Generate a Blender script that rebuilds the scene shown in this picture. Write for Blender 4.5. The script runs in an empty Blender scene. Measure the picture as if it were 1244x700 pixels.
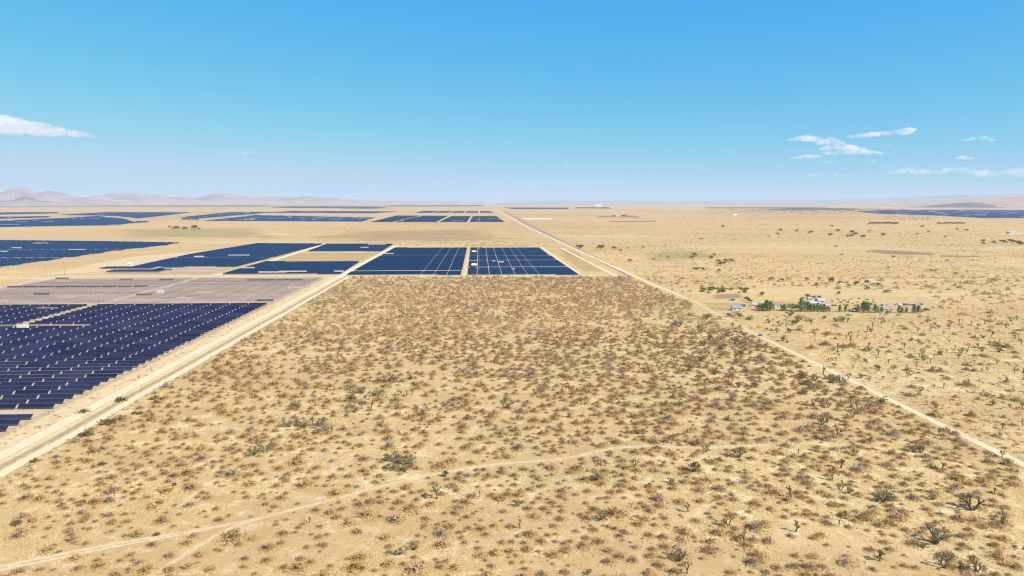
import bpy, bmesh, math, random
import numpy as np
from mathutils import Vector, noise, Matrix

random.seed(11)
rng = np.random.default_rng(11)
scene = bpy.context.scene
COL = scene.collection
RAD = math.radians
H = 100.0                       # drone height above the plain, metres

# ------------------------------------------------------------------ camera
FPX = 829.0
HORIZON = 246.0
PITCH = math.atan((350 - HORIZON) / FPX)
YAW = RAD(2.72)
Fv = Vector((math.sin(YAW) * math.cos(PITCH), math.cos(YAW) * math.cos(PITCH), -math.sin(PITCH)))
Rv = Vector((math.cos(YAW), -math.sin(YAW), 0))
Uv = Rv.cross(Fv)
EYE = Vector((0, 0, H))
cd = bpy.data.cameras.new('camera'); cam = bpy.data.objects.new('camera', cd); COL.objects.link(cam)
cd.sensor_width = 36.0; cd.lens = 36.0 * FPX / 1244.0
cd.clip_start = 1.0; cd.clip_end = 400000.0
cam.matrix_world = Matrix((( Rv.x, Uv.x, -Fv.x, 0), (Rv.y, Uv.y, -Fv.y, 0), (Rv.z, Uv.z, -Fv.z, H), (0, 0, 0, 1)))
scene.camera = cam


def direction(px, py):
    return Rv * ((px - 622) / FPX) + Uv * ((350 - py) / FPX) + Fv


def g(px, py, z=0.0):
    """survey point: where the sight line meets the plain"""
    d = direction(px, py)
    t = (z - H) / d.z
    return (d.x * t, d.y * t)


def mpp(px, py):
    d = direction(px, py)
    t = -H / d.z
    return t / FPX            # metres per photo pixel at that ground point


# ------------------------------------------------------------------ light
SUN_EL = RAD(42)
SUN_AZ = math.atan2(0.80, -0.60)      # from +Y towards +X: right of and behind the camera
S = Vector((math.sin(SUN_AZ) * math.cos(SUN_EL), math.cos(SUN_AZ) * math.cos(SUN_EL), math.sin(SUN_EL)))
sl = bpy.data.lights.new('sun', 'SUN'); sl.energy = 5.0; sl.angle = RAD(0.5); sl.color = (1.0, 0.92, 0.80)
so = bpy.data.objects.new('sun', sl); COL.objects.link(so)
so.rotation_euler = (-S).to_track_quat('-Z', 'Y').to_euler(); so.location = (300, -300, 600)
w = bpy.data.worlds.new('World'); scene.world = w; w.use_nodes = True
nt = w.node_tree; nt.nodes.clear()
sky = nt.nodes.new('ShaderNodeTexSky'); sky.sky_type = 'NISHITA'; sky.sun_disc = False
sky.sun_elevation = SUN_EL; sky.sun_rotation = SUN_AZ; sky.altitude = 700
sky.air_density = 1.0; sky.dust_density = 0.35; sky.ozone_density = 2.2
bg = nt.nodes.new('ShaderNodeBackground'); bg.inputs[1].default_value = 0.0866
wo = nt.nodes.new('ShaderNodeOutputWorld')
sp = nt.nodes.new('ShaderNodeSeparateColor'); cb = nt.nodes.new('ShaderNodeCombineColor')
nt.links.new(sky.outputs[0], sp.inputs[0])
for ch, (gain, gam, top) in enumerate(((0.205, 1.50, 3.75), (1.84, 0.535, 5.2), (6.6, 0.0, 9.0))):   # tone curve of a clear desert sky, per channel
    p_ = nt.nodes.new('ShaderNodeMath'); p_.operation = 'POWER'; p_.inputs[1].default_value = gam
    m_ = nt.nodes.new('ShaderNodeMath'); m_.operation = 'MULTIPLY'; m_.inputs[1].default_value = gain
    q_ = nt.nodes.new('ShaderNodeMath'); q_.operation = 'SMOOTH_MIN'; q_.inputs[1].default_value = top; q_.inputs[2].default_value = 1.0 if ch < 2 else 0.1
    nt.links.new(sp.outputs[ch], p_.inputs[0]); nt.links.new(p_.outputs[0], m_.inputs[0]); nt.links.new(m_.outputs[0], q_.inputs[0]); nt.links.new(q_.outputs[0], cb.inputs[ch])
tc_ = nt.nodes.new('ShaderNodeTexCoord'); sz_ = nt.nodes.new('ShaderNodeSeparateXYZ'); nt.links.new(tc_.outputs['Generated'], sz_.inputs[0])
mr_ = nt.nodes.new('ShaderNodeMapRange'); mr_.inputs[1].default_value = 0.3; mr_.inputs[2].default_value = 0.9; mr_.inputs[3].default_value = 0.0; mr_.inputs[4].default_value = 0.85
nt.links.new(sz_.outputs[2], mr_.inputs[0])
mz_ = nt.nodes.new('ShaderNodeMix'); mz_.data_type = 'RGBA'                      # unseen zenith mixed pale and bright, added as fill light
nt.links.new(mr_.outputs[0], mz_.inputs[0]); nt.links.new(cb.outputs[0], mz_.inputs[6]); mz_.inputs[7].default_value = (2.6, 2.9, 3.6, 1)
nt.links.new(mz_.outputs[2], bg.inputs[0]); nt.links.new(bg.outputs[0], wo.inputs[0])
vs = scene.view_settings
vs.view_transform = 'Standard'; vs.look = 'None'; vs.gamma = 1.0; vs.use_curve_mapping = False; vs.exposure = 0.56
cy = scene.cycles
cy.max_bounces = 10; cy.diffuse_bounces = 2; cy.glossy_bounces = 2; cy.transmission_bounces = 2
cy.transparent_max_bounces = 8; cy.volume_bounces = 8
cy.use_denoising = True; cy.denoiser = 'OPENIMAGEDENOISE'; cy.denoising_input_passes = 'RGB_ALBEDO_NORMAL'; cy.denoising_prefilter = 'ACCURATE'
cy.pixel_filter_type = 'BLACKMAN_HARRIS'; cy.filter_width = 1.15
cy.volume_step_rate = 1.0; cy.volume_max_steps = 128

# ------------------------------------------------------------------ materials


class NT:
    def __init__(s, name):
        s.m = bpy.data.materials.new(name); s.m.use_nodes = True
        s.t = s.m.node_tree; s.t.nodes.clear()
        s.out = s.n('ShaderNodeOutputMaterial')

    def n(s, typ, **kw):
        nd = s.t.nodes.new(typ)
        for k, v in kw.items():
            setattr(nd, k, v)
        return nd

    def l(s, a, b):
        s.t.links.new(a, b)

    def noise(s, vec, scale, detail=3, rough=0.55, dist=0.0):
        nd = s.n('ShaderNodeTexNoise'); nd.inputs['Scale'].default_value = scale; nd.inputs['Detail'].default_value = detail
        nd.inputs['Roughness'].default_value = rough; nd.inputs['Distortion'].default_value = dist
        s.l(vec, nd.inputs['Vector']); return nd.outputs[0]

    def ramp(s, fac, a, b, ca=(0, 0, 0, 1), cb=(1, 1, 1, 1)):
        nd = s.n('ShaderNodeValToRGB'); e = nd.color_ramp.elements
        e[0].position = a; e[1].position = b; e[0].color = ca; e[1].color = cb
        s.l(fac, nd.inputs[0]); return nd.outputs[0]

    def mix(s, fac, a, b, mode='MIX'):
        nd = s.n('ShaderNodeMix'); nd.data_type = 'RGBA'; nd.blend_type = mode
        for sock, v in ((nd.inputs[0], fac), (nd.inputs[6], a), (nd.inputs[7], b)):
            if isinstance(v, (int, float)): sock.default_value = v
            elif isinstance(v, tuple): sock.default_value = (v[0], v[1], v[2], 1)
            else: s.l(v, sock)
        return nd.outputs[2]

    def math(s, op, a, b=None, c=None):
        nd = s.n('ShaderNodeMath', operation=op)
        for i, v in enumerate((a, b, c)):
            if v is None: continue
            if isinstance(v, (int, float)): nd.inputs[i].default_value = v
            else: s.l(v, nd.inputs[i])
        return nd.outputs[0]

    def bsdf(s, col, rough=0.9, spec=0.2, alpha=None, normal=None, metal=0.0):
        p = s.n('ShaderNodeBsdfPrincipled')
        if isinstance(col, tuple): p.inputs['Base Color'].default_value = (col[0], col[1], col[2], 1)
        else: s.l(col, p.inputs['Base Color'])
        if isinstance(rough, (int, float)): p.inputs['Roughness'].default_value = rough
        else: s.l(rough, p.inputs['Roughness'])
        p.inputs['Specular IOR Level'].default_value = spec; p.inputs['Metallic'].default_value = metal
        if alpha is not None: s.l(alpha, p.inputs['Alpha'])
        if normal is not None: s.l(normal, p.inputs['Normal'])
        s.l(p.outputs[0], s.out.inputs[0]); return p

    def pos(s):
        return s.n('ShaderNodeNewGeometry').outputs['Position']


def simple(name, col, rough=0.85, spec=0.25, vary=0.15, scale=1.5, metal=0.0):
    t = NT(name)
    tc = t.n('ShaderNodeTexCoord').outputs['Object']
    f = t.noise(tc, scale, 3)
    a = tuple(c * (1 - vary) for c in col); b = tuple(min(1, c * (1 + vary)) for c in col)
    c = t.mix(f, a, b)
    t.bsdf(c, rough, spec, metal=metal)
    return t.m


def ground_color(t, near=True):
    p = t.pos()
    sand = (0.495, 0.37, 0.185); straw = (0.44, 0.30, 0.085); pale = (0.72, 0.605, 0.39); brown = (0.26, 0.18, 0.105)
    n1 = t.noise(p, 1 / 55, 4)
    c = t.mix(t.ramp(n1, 0.38, 0.62), sand, (0.475, 0.345, 0.15))
    n2 = t.noise(p, 1 / 3.2, 4, 0.65)
    c = t.mix(t.math('MULTIPLY', t.ramp(n2, 0.47, 0.57), 0.95), c, straw)
    n3 = t.noise(p, 1 / 7.0, 5, 0.65, 0.5)
    c = t.mix(t.math('MULTIPLY', t.ramp(n3, 0.52, 0.64), 0.8), c, pale)
    n4 = t.noise(p, 1 / 0.9, 3, 0.7)
    c = t.mix(t.math('MULTIPLY', t.ramp(n4, 0.52, 0.62), 0.9), c, brown)
    n8 = t.noise(p, 1 / 0.45, 2, 0.6)
    c = t.mix(t.math('MULTIPLY', t.ramp(n8, 0.5, 0.62), 0.55), c, pale)
    n9 = t.noise(p, 1 / 13, 5, 0.7)
    c = t.mix(t.math('MULTIPLY', t.ramp(n9, 0.5, 0.62), 0.55), c, (0.40, 0.26, 0.11))
    mp_ = t.n('ShaderNodeMapping'); mp_.inputs['Scale'].default_value = (0.22, 1, 1); t.l(p, mp_.inputs[0])
    n10 = t.noise(mp_.outputs[0], 1 / 110, 5, 0.65)
    c = t.mix(t.math('MULTIPLY', t.ramp(n10, 0.46, 0.60), 0.65), c, (0.42, 0.275, 0.135))
    n11 = t.noise(mp_.outputs[0], 1 / 260, 5, 0.65)
    mp2 = t.n('ShaderNodeMapping'); mp2.inputs['Scale'].default_value = (0.35, 1, 1); t.l(p, mp2.inputs[0])
    n12 = t.noise(mp2.outputs[0], 1 / 32, 5, 0.75)
    c = t.mix(t.math('MULTIPLY', t.ramp(n12, 0.49, 0.60), 0.5), c, (0.38, 0.25, 0.125))
    c = t.mix(t.math('MULTIPLY', t.ramp(n11, 0.53, 0.64), 0.42), c, (0.62, 0.475, 0.28))
    # broad regions: pinker soils far off, greyer-green flats
    n5 = t.noise(p, 1 / 620, 5, 0.6, 0.6)
    c = t.mix(t.math('MULTIPLY', t.ramp(n5, 0.45, 0.62), 0.5), c, (0.42, 0.335, 0.17))
    n6 = t.noise(p, 1 / 900, 5, 0.6)
    c = t.mix(t.math('MULTIPLY', t.ramp(n6, 0.46, 0.6), 0.45), c, (0.53, 0.355, 0.16))
    sep = t.n('ShaderNodeSeparateXYZ'); t.l(p, sep.inputs[0])
    far = t.n('ShaderNodeMapRange'); far.inputs[1].default_value = 900; far.inputs[2].default_value = 3200
    t.l(sep.outputs[1], far.inputs[0])
    n7 = t.noise(p, 1 / 1900, 5, 0.62)
    pink = t.mix(t.ramp(n7, 0.42, 0.62), (0.485, 0.33, 0.175), (0.38, 0.245, 0.135))
    c = t.mix(t.math('MULTIPLY', far.outputs[0], 0.7), c, pink)
    return c, n2, n4


t = NT('desert_ground')
c, n2, n4 = ground_color(t)
bmp = t.n('ShaderNodeBump'); bmp.inputs['Strength'].default_value = 0.55; bmp.inputs['Distance'].default_value = 0.35
t.l(n2, bmp.inputs['Height'])
t.bsdf(c, 0.95, 0.1, normal=bmp.outputs[0])
M_GROUND = t.m


def sheet_mat(name, ca, cb, edge=0.25, scale=0.35, streak=None, cover=1.0):
    """soil laid on the plain; ragged edges come from an 'edge' attribute (0 rim .. 1 middle) and noise"""
    t = NT(name); p = t.pos()
    n = t.noise(p, scale, 4, 0.6)
    c = t.mix(t.ramp(n, 0.35, 0.65), ca, cb)
    nf = t.noise(p, scale * 6, 3, 0.7)
    c = t.mix(t.math('MULTIPLY', t.ramp(nf, 0.5, 0.7), 0.35), c, tuple(x * 0.72 for x in ca))
    at = t.n('ShaderNodeAttribute'); at.attribute_name = 'edge'
    ne = t.noise(p, scale * 1.6, 4, 0.65)
    k = t.math('SUBTRACT', t.math('DIVIDE', at.outputs['Fac'], edge), t.math('MULTIPLY', ne, 1.3))
    a = t.n('ShaderNodeMapRange'); a.inputs[1].default_value = -0.35; a.inputs[2].default_value = 0.25; a.inputs[4].default_value = cover
    t.l(k, a.inputs[0])
    t.bsdf(c, 0.95, 0.1, alpha=a.outputs[0])
    return t.m


M_ROAD = sheet_mat('pale_dirt_road', (0.68, 0.565, 0.39), (0.60, 0.48, 0.31), 0.75, 0.3)
M_VERGE = sheet_mat('graded_soil', (0.60, 0.47, 0.285), (0.50, 0.37, 0.20), 0.75, 0.22)
M_DITCH = sheet_mat('ditch_soil', (0.33, 0.25, 0.17), (0.50, 0.39, 0.25), 0.85, 0.4, cover=0.8)
M_TRACK = sheet_mat('faint_track', (0.75, 0.62, 0.40), (0.66, 0.52, 0.31), 0.95, 0.3, cover=0.74)
M_ASPH = sheet_mat('old_asphalt', (0.30, 0.255, 0.20), (0.36, 0.30, 0.23), 0.3, 0.2, cover=0.9)
M_PLOW = sheet_mat('ploughed_earth', (0.30, 0.17, 0.11), (0.38, 0.25, 0.16), 0.9, 0.03, cover=0.75)
M_STRAW = sheet_mat('straw_field', (0.54, 0.40, 0.17), (0.46, 0.35, 0.17), 0.8, 0.02, cover=0.6)
M_GREENF = sheet_mat('grey_green_field', (0.38, 0.35, 0.17), (0.44, 0.36, 0.18), 1.0, 0.008, cover=0.5)
M_PLAY = sheet_mat('bright_playa', (0.66, 0.52, 0.33), (0.6, 0.46, 0.28), 0.6, 0.01, cover=0.8)
M_DARKF = sheet_mat('dark_far_flat', (0.20, 0.15, 0.13), (0.27, 0.2, 0.15), 0.7, 0.006, cover=0.8)
M_PAD = sheet_mat('gravel_pad', (0.78, 0.70, 0.57), (0.7, 0.62, 0.5), 0.3, 0.3)
M_SOILF = sheet_mat('array_soil', (0.50, 0.38, 0.25), (0.44, 0.33, 0.22), 0.06, 0.1)
M_SOILG = sheet_mat('array_soil_pinkish', (0.54, 0.395, 0.29), (0.42, 0.32, 0.25), 0.06, 0.05)


def panel_mat(name, ca, cb, rough=0.22, frame=0.25, teal=None, spec=0.5):
    t = NT(name)
    tc = t.n('ShaderNodeTexCoord').outputs['Object']
    sx = t.n('ShaderNodeSeparateXYZ'); t.l(tc, sx.inputs[0])
    oi = t.n('ShaderNodeObjectInfo')
    rnd = oi.outputs['Random']
    nz = t.noise(t.pos(), 0.03, 3)
    f = t.ramp(t.math('ADD', t.math('MULTIPLY', rnd, 0.4), t.math('MULTIPLY', nz, 0.6)), 0.28, 0.75)
    c = t.mix(f, ca, cb)
    fx = t.math('FRACT', t.math('MULTIPLY', sx.outputs[0], 1 / 1.15))
    line = t.math('LESS_THAN', fx, 0.055)
    c = t.mix(t.math('MULTIPLY', line, frame), c, (0.55, 0.55, 0.56))
    t.bsdf(c, rough, spec)
    return t.m


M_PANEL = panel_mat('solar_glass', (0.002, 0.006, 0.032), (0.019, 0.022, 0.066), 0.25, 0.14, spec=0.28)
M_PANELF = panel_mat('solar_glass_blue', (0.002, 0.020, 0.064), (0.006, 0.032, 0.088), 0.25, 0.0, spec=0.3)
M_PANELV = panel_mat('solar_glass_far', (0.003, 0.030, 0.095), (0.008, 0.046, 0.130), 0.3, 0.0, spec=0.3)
M_PANELG = panel_mat('solar_glass_stowed', (0.10, 0.095, 0.115), (0.33, 0.245, 0.225), 0.45, 0.3, spec=0.25)
M_PANELD = panel_mat('solar_glass_brownish', (0.045, 0.035, 0.05), (0.07, 0.05, 0.06), 0.3, 0.2)
M_BACK = simple('panel_back', (0.42, 0.40, 0.38), 0.7)
M_TURNED = simple('pale_turned_module', (0.42, 0.33, 0.31), 0.5, 0.3, 0.25, 0.1)  # pale pinkish base colour for modules turned up steeply
M_STEEL = simple('galvanised_steel', (0.46, 0.46, 0.45), 0.45, 0.4, metal=0.4)
M_WHITE = simple('white_paint', (0.60, 0.59, 0.56), 0.6, 0.3, 0.06)
M_CREAM = simple('cream_wall', (0.68, 0.62, 0.52), 0.8, 0.2, 0.08)
M_GREYW = simple('grey_wall', (0.45, 0.45, 0.47), 0.8, 0.2, 0.1)
M_REDROOF = simple('red_tile', (0.37, 0.20, 0.14), 0.8, 0.2, 0.25, 0.8)
M_BLUEROOF = simple('blue_metal_roof', (0.19, 0.27, 0.38), 0.5, 0.4, 0.15, 0.8)
M_LBLUE = simple('pale_blue_metal', (0.50, 0.62, 0.70), 0.5, 0.4, 0.08)
M_GREYROOF = simple('grey_roof', (0.36, 0.37, 0.41), 0.7, 0.3, 0.15)
M_TEAL = simple('teal_paint', (0.12, 0.27, 0.26), 0.6, 0.3)
M_GLASS = simple('window_glass', (0.03, 0.045, 0.06), 0.12, 0.5, 0.05)
M_TYRE = simple('rubber', (0.02, 0.02, 0.022), 0.7, 0.3)
M_WOOD = simple('weathered_wood', (0.22, 0.16, 0.11), 0.9, 0.1, 0.25)
M_RUST = simple('reddish_wood', (0.35, 0.16, 0.08), 0.9, 0.1, 0.25)
M_CARS = [simple('car_paint_%s' % n, c, 0.3, 0.5, 0.03) for n, c in
          (('silver', (0.42, 0.46, 0.52)), ('dark', (0.06, 0.07, 0.09)), ('white', (0.7, 0.7, 0.7)), ('blue', (0.10, 0.17, 0.32)))]
M_GREENH = simple('greenhouse_film', (0.55, 0.68, 0.75), 0.4, 0.4, 0.06)


def plant_mat(name, ca, cb, cc=None):
    t = NT(name)
    geo = t.n('ShaderNodeNewGeometry')
    r = geo.outputs['Random Per Island']
    c = t.mix(r, ca, cb)
    nz = t.noise(geo.outputs['Position'], 1 / 9.0, 2)
    if cc: c = t.mix(t.ramp(nz, 0.42, 0.66), c, cc)
    oi = t.n('ShaderNodeObjectInfo')
    k = t.math('MULTIPLY_ADD', oi.outputs['Random'], 0.4, 0.8)
    vm = t.n('ShaderNodeVectorMath', operation='SCALE'); t.l(c, vm.inputs[0]); t.l(k, vm.inputs['Scale'])
    p = t.n('ShaderNodeBsdfPrincipled'); t.l(vm.outputs[0], p.inputs['Base Color'])
    p.inputs['Roughness'].default_value = 0.9; p.inputs['Specular IOR Level'].default_value = 0.12
    tr = t.n('ShaderNodeBsdfTranslucent'); t.l(vm.outputs[0], tr.inputs[0])
    mx = t.n('ShaderNodeMixShader'); mx.inputs[0].default_value = 0.36
    t.l(p.outputs[0], mx.inputs[1]); t.l(tr.outputs[0], mx.inputs[2]); t.l(mx.outputs[0], t.out.inputs[0])
    return t.m


M_TWIG = plant_mat('shrub_twigs', (0.47, 0.295, 0.15), (0.61, 0.405, 0.22), (0.51, 0.35, 0.235))
M_SKIRT = plant_mat('dry_grass', (0.50, 0.345, 0.13), (0.63, 0.47, 0.21))
M_TWIGG = plant_mat('grey_twigs', (0.40, 0.29, 0.205), (0.52, 0.395, 0.29))
M_TWIGY = plant_mat('golden_twigs', (0.46, 0.32, 0.14), (0.60, 0.43, 0.20))
M_GRASS = plant_mat('bleached_grass', (0.60, 0.49, 0.28), (0.72, 0.60, 0.38))
M_GSHRUB = plant_mat('olive_shrub', (0.17, 0.15, 0.05), (0.25, 0.21, 0.09))
M_GREEN = plant_mat('bright_shrub', (0.10, 0.17, 0.03), (0.18, 0.24, 0.06))
M_YUCCA = plant_mat('joshua_leaves', (0.25, 0.255, 0.125), (0.42, 0.40, 0.235), (0.29, 0.32, 0.13))
M_YBARK = plant_mat('joshua_bark', (0.20, 0.15, 0.10), (0.30, 0.23, 0.155))
M_PINE = plant_mat('conifer_leaves', (0.21, 0.27, 0.12), (0.37, 0.42, 0.21))
M_DARKT = plant_mat('juniper_leaves', (0.12, 0.115, 0.06), (0.21, 0.19, 0.11))
M_TRUNK = simple('tree_bark', (0.16, 0.11, 0.08), 0.95, 0.1, 0.25)

# ------------------------------------------------------------------ mesh helpers


class MB:
    def __init__(s):
        s.v = []; s.f = []; s.m = []

    def add(s, verts, faces, mi=0):
        b = len(s.v); s.v.extend(verts)
        for f in faces:
            s.f.append(tuple(b + i for i in f)); s.m.append(mi)

    def box(s, c, d, mi=0, rz=0.0):
        x, y, z = d[0] / 2, d[1] / 2, d[2] / 2
        cr, sr = math.cos(rz), math.sin(rz)
        vs_ = []
        for dz in (-z, z):
            for dx, dy in ((-x, -y), (x, -y), (x, y), (-x, y)):
                vs_.append((c[0] + dx * cr - dy * sr, c[1] + dx * sr + dy * cr, c[2] + dz))
        s.add(vs_, [(3, 2, 1, 0), (4, 5, 6, 7), (0, 1, 5, 4), (1, 2, 6, 5), (2, 3, 7, 6), (3, 0, 4, 7)], mi)

    def tube(s, a, b, ra, rb, n=6, mi=0, cap=True):
        a = Vector(a); b = Vector(b); d = (b - a)
        if d.length < 1e-6: return
        q = d.to_track_quat('Z', 'Y')
        vs_ = []
        for p, r in ((a, ra), (b, rb)):
            for i in range(n):
                an = 2 * math.pi * i / n
                vs_.append(tuple(p + q @ Vector((math.cos(an) * r, math.sin(an) * r, 0))))
        fs = [(i, (i + 1) % n, n + (i + 1) % n, n + i) for i in range(n)]
        if cap: fs += [tuple(range(n))[::-1], tuple(range(n, 2 * n))]
        s.add(vs_, fs, mi)

    def prism(s, prof, x0, x1, mi=0, rz=0.0, c=(0, 0, 0)):
        """profile of (y, z) pushed along x"""
        n = len(prof); cr, sr = math.cos(rz), math.sin(rz)
        vs_ = []
        for x in (x0, x1):
            for y, z in prof:
                vs_.append((c[0] + x * cr - y * sr, c[1] + x * sr + y * cr, c[2] + z))
        fs = [(i, (i + 1) % n, n + (i + 1) % n, n + i) for i in range(n)] + [tuple(range(n))[::-1], tuple(range(n, 2 * n))]
        s.add(vs_, fs, mi)

    def mesh(s, name, mats):
        me = bpy.data.meshes.new(name); me.from_pydata(s.v, [], s.f)
        for m in mats: me.materials.append(m)
        if len(mats) > 1: me.polygons.foreach_set('material_index', s.m)
        me.update(); return me

    def build(s, name, mats, parent=None):
        if not isinstance(mats, (list, tuple)): mats = [mats]
        return link(name, s.mesh(name, mats), parent)


def link(name, data, parent=None, loc=None, rz=0.0, sc=None):
    o = bpy.data.objects.new(name, data); COL.objects.link(o)
    if parent is not None: o.parent = parent
    if loc is not None: o.location = loc
    if rz: o.rotation_euler = (0, 0, rz)
    if sc is not None: o.scale = (sc, sc, sc) if isinstance(sc, (int, float)) else sc
    return o


def tag(o, label=None, cat=None, group=None, kind=None):
    if label: o['label'] = label
    if cat: o['category'] = cat
    if group: o['group'] = group
    if kind: o['kind'] = kind
    return o


def bulk(name, tris, mats, midx):
    """tris: (n,3,3) float array -> one mesh of loose triangles"""
    n = len(tris)
    me = bpy.data.meshes.new(name)
    me.vertices.add(n * 3); me.vertices.foreach_set('co', np.ascontiguousarray(tris, np.float32).ravel())
    me.loops.add(n * 3); me.loops.foreach_set('vertex_index', np.arange(n * 3, dtype=np.int32))
    me.polygons.add(n)
    me.polygons.foreach_set('loop_start', np.arange(0, n * 3, 3, dtype=np.int32))
    me.polygons.foreach_set('loop_total', np.full(n, 3, np.int32))
    for m in mats: me.materials.append(m)
    me.polygons.foreach_set('material_index', np.asarray(midx, np.int32))
    me.update(calc_edges=True)
    return me


# ------------------------------------------------------------------ ground and soil sheets
cs = [0, 60, 120, 200, 300, 450, 650, 900, 1300, 1900, 2800, 4200, 6500, 10000, 16000, 26000, 42000, 60000]
xs = [-c for c in cs[:0:-1]] + cs
ys = [-6000, -2000, -600, -200] + cs
mb = MB()
vv = [(x, y, 0.0) for y in ys for x in xs]
nx = len(xs)
mb.add(vv, [(j * nx + i, j * nx + i + 1, (j + 1) * nx + i + 1, (j + 1) * nx + i) for j in range(len(ys) - 1) for i in range(nx - 1)])
tag(mb.build('desert_ground', M_GROUND), kind='structure')


def strip(name, pts, width, mat, z=0.02, wob=0.0, step=None, kind='structure'):
    mid = {'dirt_road': 0.62, 'sandy_track': 0.6}.get(name, 1.0)
    """a ribbon along world points with a soft-edge attribute"""
    P = [Vector((p[0], p[1], 0)) for p in pts]
    W = width if isinstance(width, (list, tuple)) else [width] * len(P)
    Q = []; WW = []
    for i in range(len(P) - 1):
        L = (P[i + 1] - P[i]).length
        st = step or max(6.0, min(L / 3, 0.03 * P[i].length))
        k = max(1, int(L / st))
        for j in range(k):
            Q.append(P[i].lerp(P[i + 1], j / k)); WW.append(W[i] + (W[i + 1] - W[i]) * j / k)
    Q.append(P[-1]); WW.append(W[-1])
    # smooth
    for _ in range(3 if len(P) > 2 else 0):
        Q = [Q[0]] + [(Q[i - 1] + Q[i] * 2 + Q[i + 1]) / 4 for i in range(1, len(Q) - 1)] + [Q[-1]]
    vs_, fs, ed = [], [], []
    for i, q in enumerate(Q):
        d = (Q[min(i + 1, len(Q) - 1)] - Q[max(i - 1, 0)]).normalized()
        nrm = Vector((d.y, -d.x, 0))
        off = nrm * wob * (noise.noise(Vector((q.x * 0.02, q.y * 0.02, 3.1))))
        zz = z + 0.00003 * q.length
        for k, e in ((-0.5, 0), (-0.24, 1), (0, mid), (0.24, 1), (0.5, 0)):
            p = q + off + nrm * WW[i] * k
            vs_.append((p.x, p.y, zz)); ed.append(e)
    for i in range(len(Q) - 1):
        for k in range(4):
            a = i * 5 + k
            fs.append((a, a + 1, a + 6, a + 5))
    me = bpy.data.meshes.new(name); me.from_pydata(vs_, [], fs); me.materials.append(mat)
    at = me.attributes.new('edge', 'FLOAT', 'POINT'); at.data.foreach_set('value', ed)
    o = link(name, me); tag(o, kind=kind); return o


def patch(name, pts, mat, z=0.015, inset=0.75, kind='structure'):
    """a polygon of soil (world points, any simple star-shaped outline)"""
    P = [Vector((p[0], p[1], 0)) for p in pts]
    Q = []
    for i in range(len(P)):
        for j in range(6): Q.append(P[i].lerp(P[(i + 1) % len(P)], j / 6))
    c = sum(Q, Vector()) / len(Q)
    n = len(Q); vs_ = []; ed = []
    for k, e in ((1.0, 0), (inset, 1), (inset * 0.4, 1)):
        for q in Q:
            p = c + (q - c) * k
            vs_.append((p.x, p.y, z + 0.00003 * p.length)); ed.append(e)
    vs_.append((c.x, c.y, z + 0.00003 * c.length)); ed.append(1)
    fs = []
    for r in range(2):
        for i in range(n):
            j = (i + 1) % n
            fs.append((r * n + i, r * n + j, (r + 1) * n + j, (r + 1) * n + i))
    for i in range(n): fs.append((2 * n + i, 2 * n + (i + 1) % n, 3 * n))
    me = bpy.data.meshes.new(name); me.from_pydata(vs_, [], fs); me.materials.append(mat)
    at = me.attributes.new('edge', 'FLOAT', 'POINT'); at.data.foreach_set('value', ed)
    o = link(name, me); tag(o, kind=kind); return o


def G(*pp): return [g(x, y) for x, y in pp]


YJ = g(420, 337.2)[1]            # the east-west road where the two arrays meet
XE = -208.0                      # right-hand edge of the near array
# left road corridor
strip('graded_verge', [(-192.5, 120), (-192.5, YJ)], 40, M_VERGE, 0.012)
strip('ditch', [(-182.0, 120), (-182, YJ)], 4.2, M_DITCH, 0.024, 1.0)
strip('dirt_road', [(-190.5, 120), (-190.5, YJ)], 9, M_ROAD, 0.036, 1.0)
strip('dirt_road', [(-177.0, 120), (-177.0, YJ)], 6.0, M_ROAD, 0.048, 1.0)
# cross road in front of the middle arrays
strip('dirt_road', [(-1150, YJ + 4), (-180, YJ + 2), (175, YJ + 2)], 13, M_ROAD, 0.06, 1.5)
strip('graded_verge', [(-1150, YJ + 32), (-180, YJ + 22), (140, YJ + 16)], 26, M_VERGE, 0.02, 2)
# lanes between arrays
Y0 = g(500, 335.2)[1]; Y1 = g(500, 302)[1]
strip('dirt_lane', [(-190, YJ), (-193, g(478, 299)[1])], 15, M_ROAD, 0.07, 1.0)
strip('dirt_lane', [(-21, Y0 - 8), (-20, Y1 + 20)], 11, M_VERGE, 0.08)
strip('dirt_lane', [(139, Y0 - 8), (138, Y1 + 30)], 9, M_ROAD, 0.08)
strip('dirt_lane', G((262, 334.5), (300, 326), (396, 296.5)), 15, M_ROAD, 0.08)
strip('dirt_lane', G((285, 300.5), (500, 299.8), (660, 300.3)), 26, M_VERGE, 0.05, 3)
# right-hand road and its old twin
strip('dirt_road', G((1268, 577), (1244, 565), (1160, 524), (1080, 485), (1000, 446), (925, 410), (900, 397)) , [6, 6, 5.6, 5.2, 4.6, 3.8, 2.4], M_ROAD, 0.05, 1.4)
strip('sandy_track', G((925, 410), (896, 395), (870, 381), (848, 369), (836, 363)), 4.6, M_TRACK, 0.06, 1.4)
strip('dirt_road', G((846, 368), (838, 364), (790, 344.5), (750, 326), (710, 308), (670, 289.5), (640, 275.5), (615, 262), (600, 254)),
      [2.5, 4, 7, 9, 9, 10, 13, 18, 30], M_ROAD, 0.05, 1.4)
strip('dirt_road', G((750, 336.5), (716, 319), (682, 301.5)), 8, M_ROAD, 0.05, 1)
strip('old_road', G((770, 337), (735, 319.5), (690, 297.5), (640, 272), (612, 256)), [13, 14, 18, 26, 40], M_ASPH, 0.03, 1)
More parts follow.
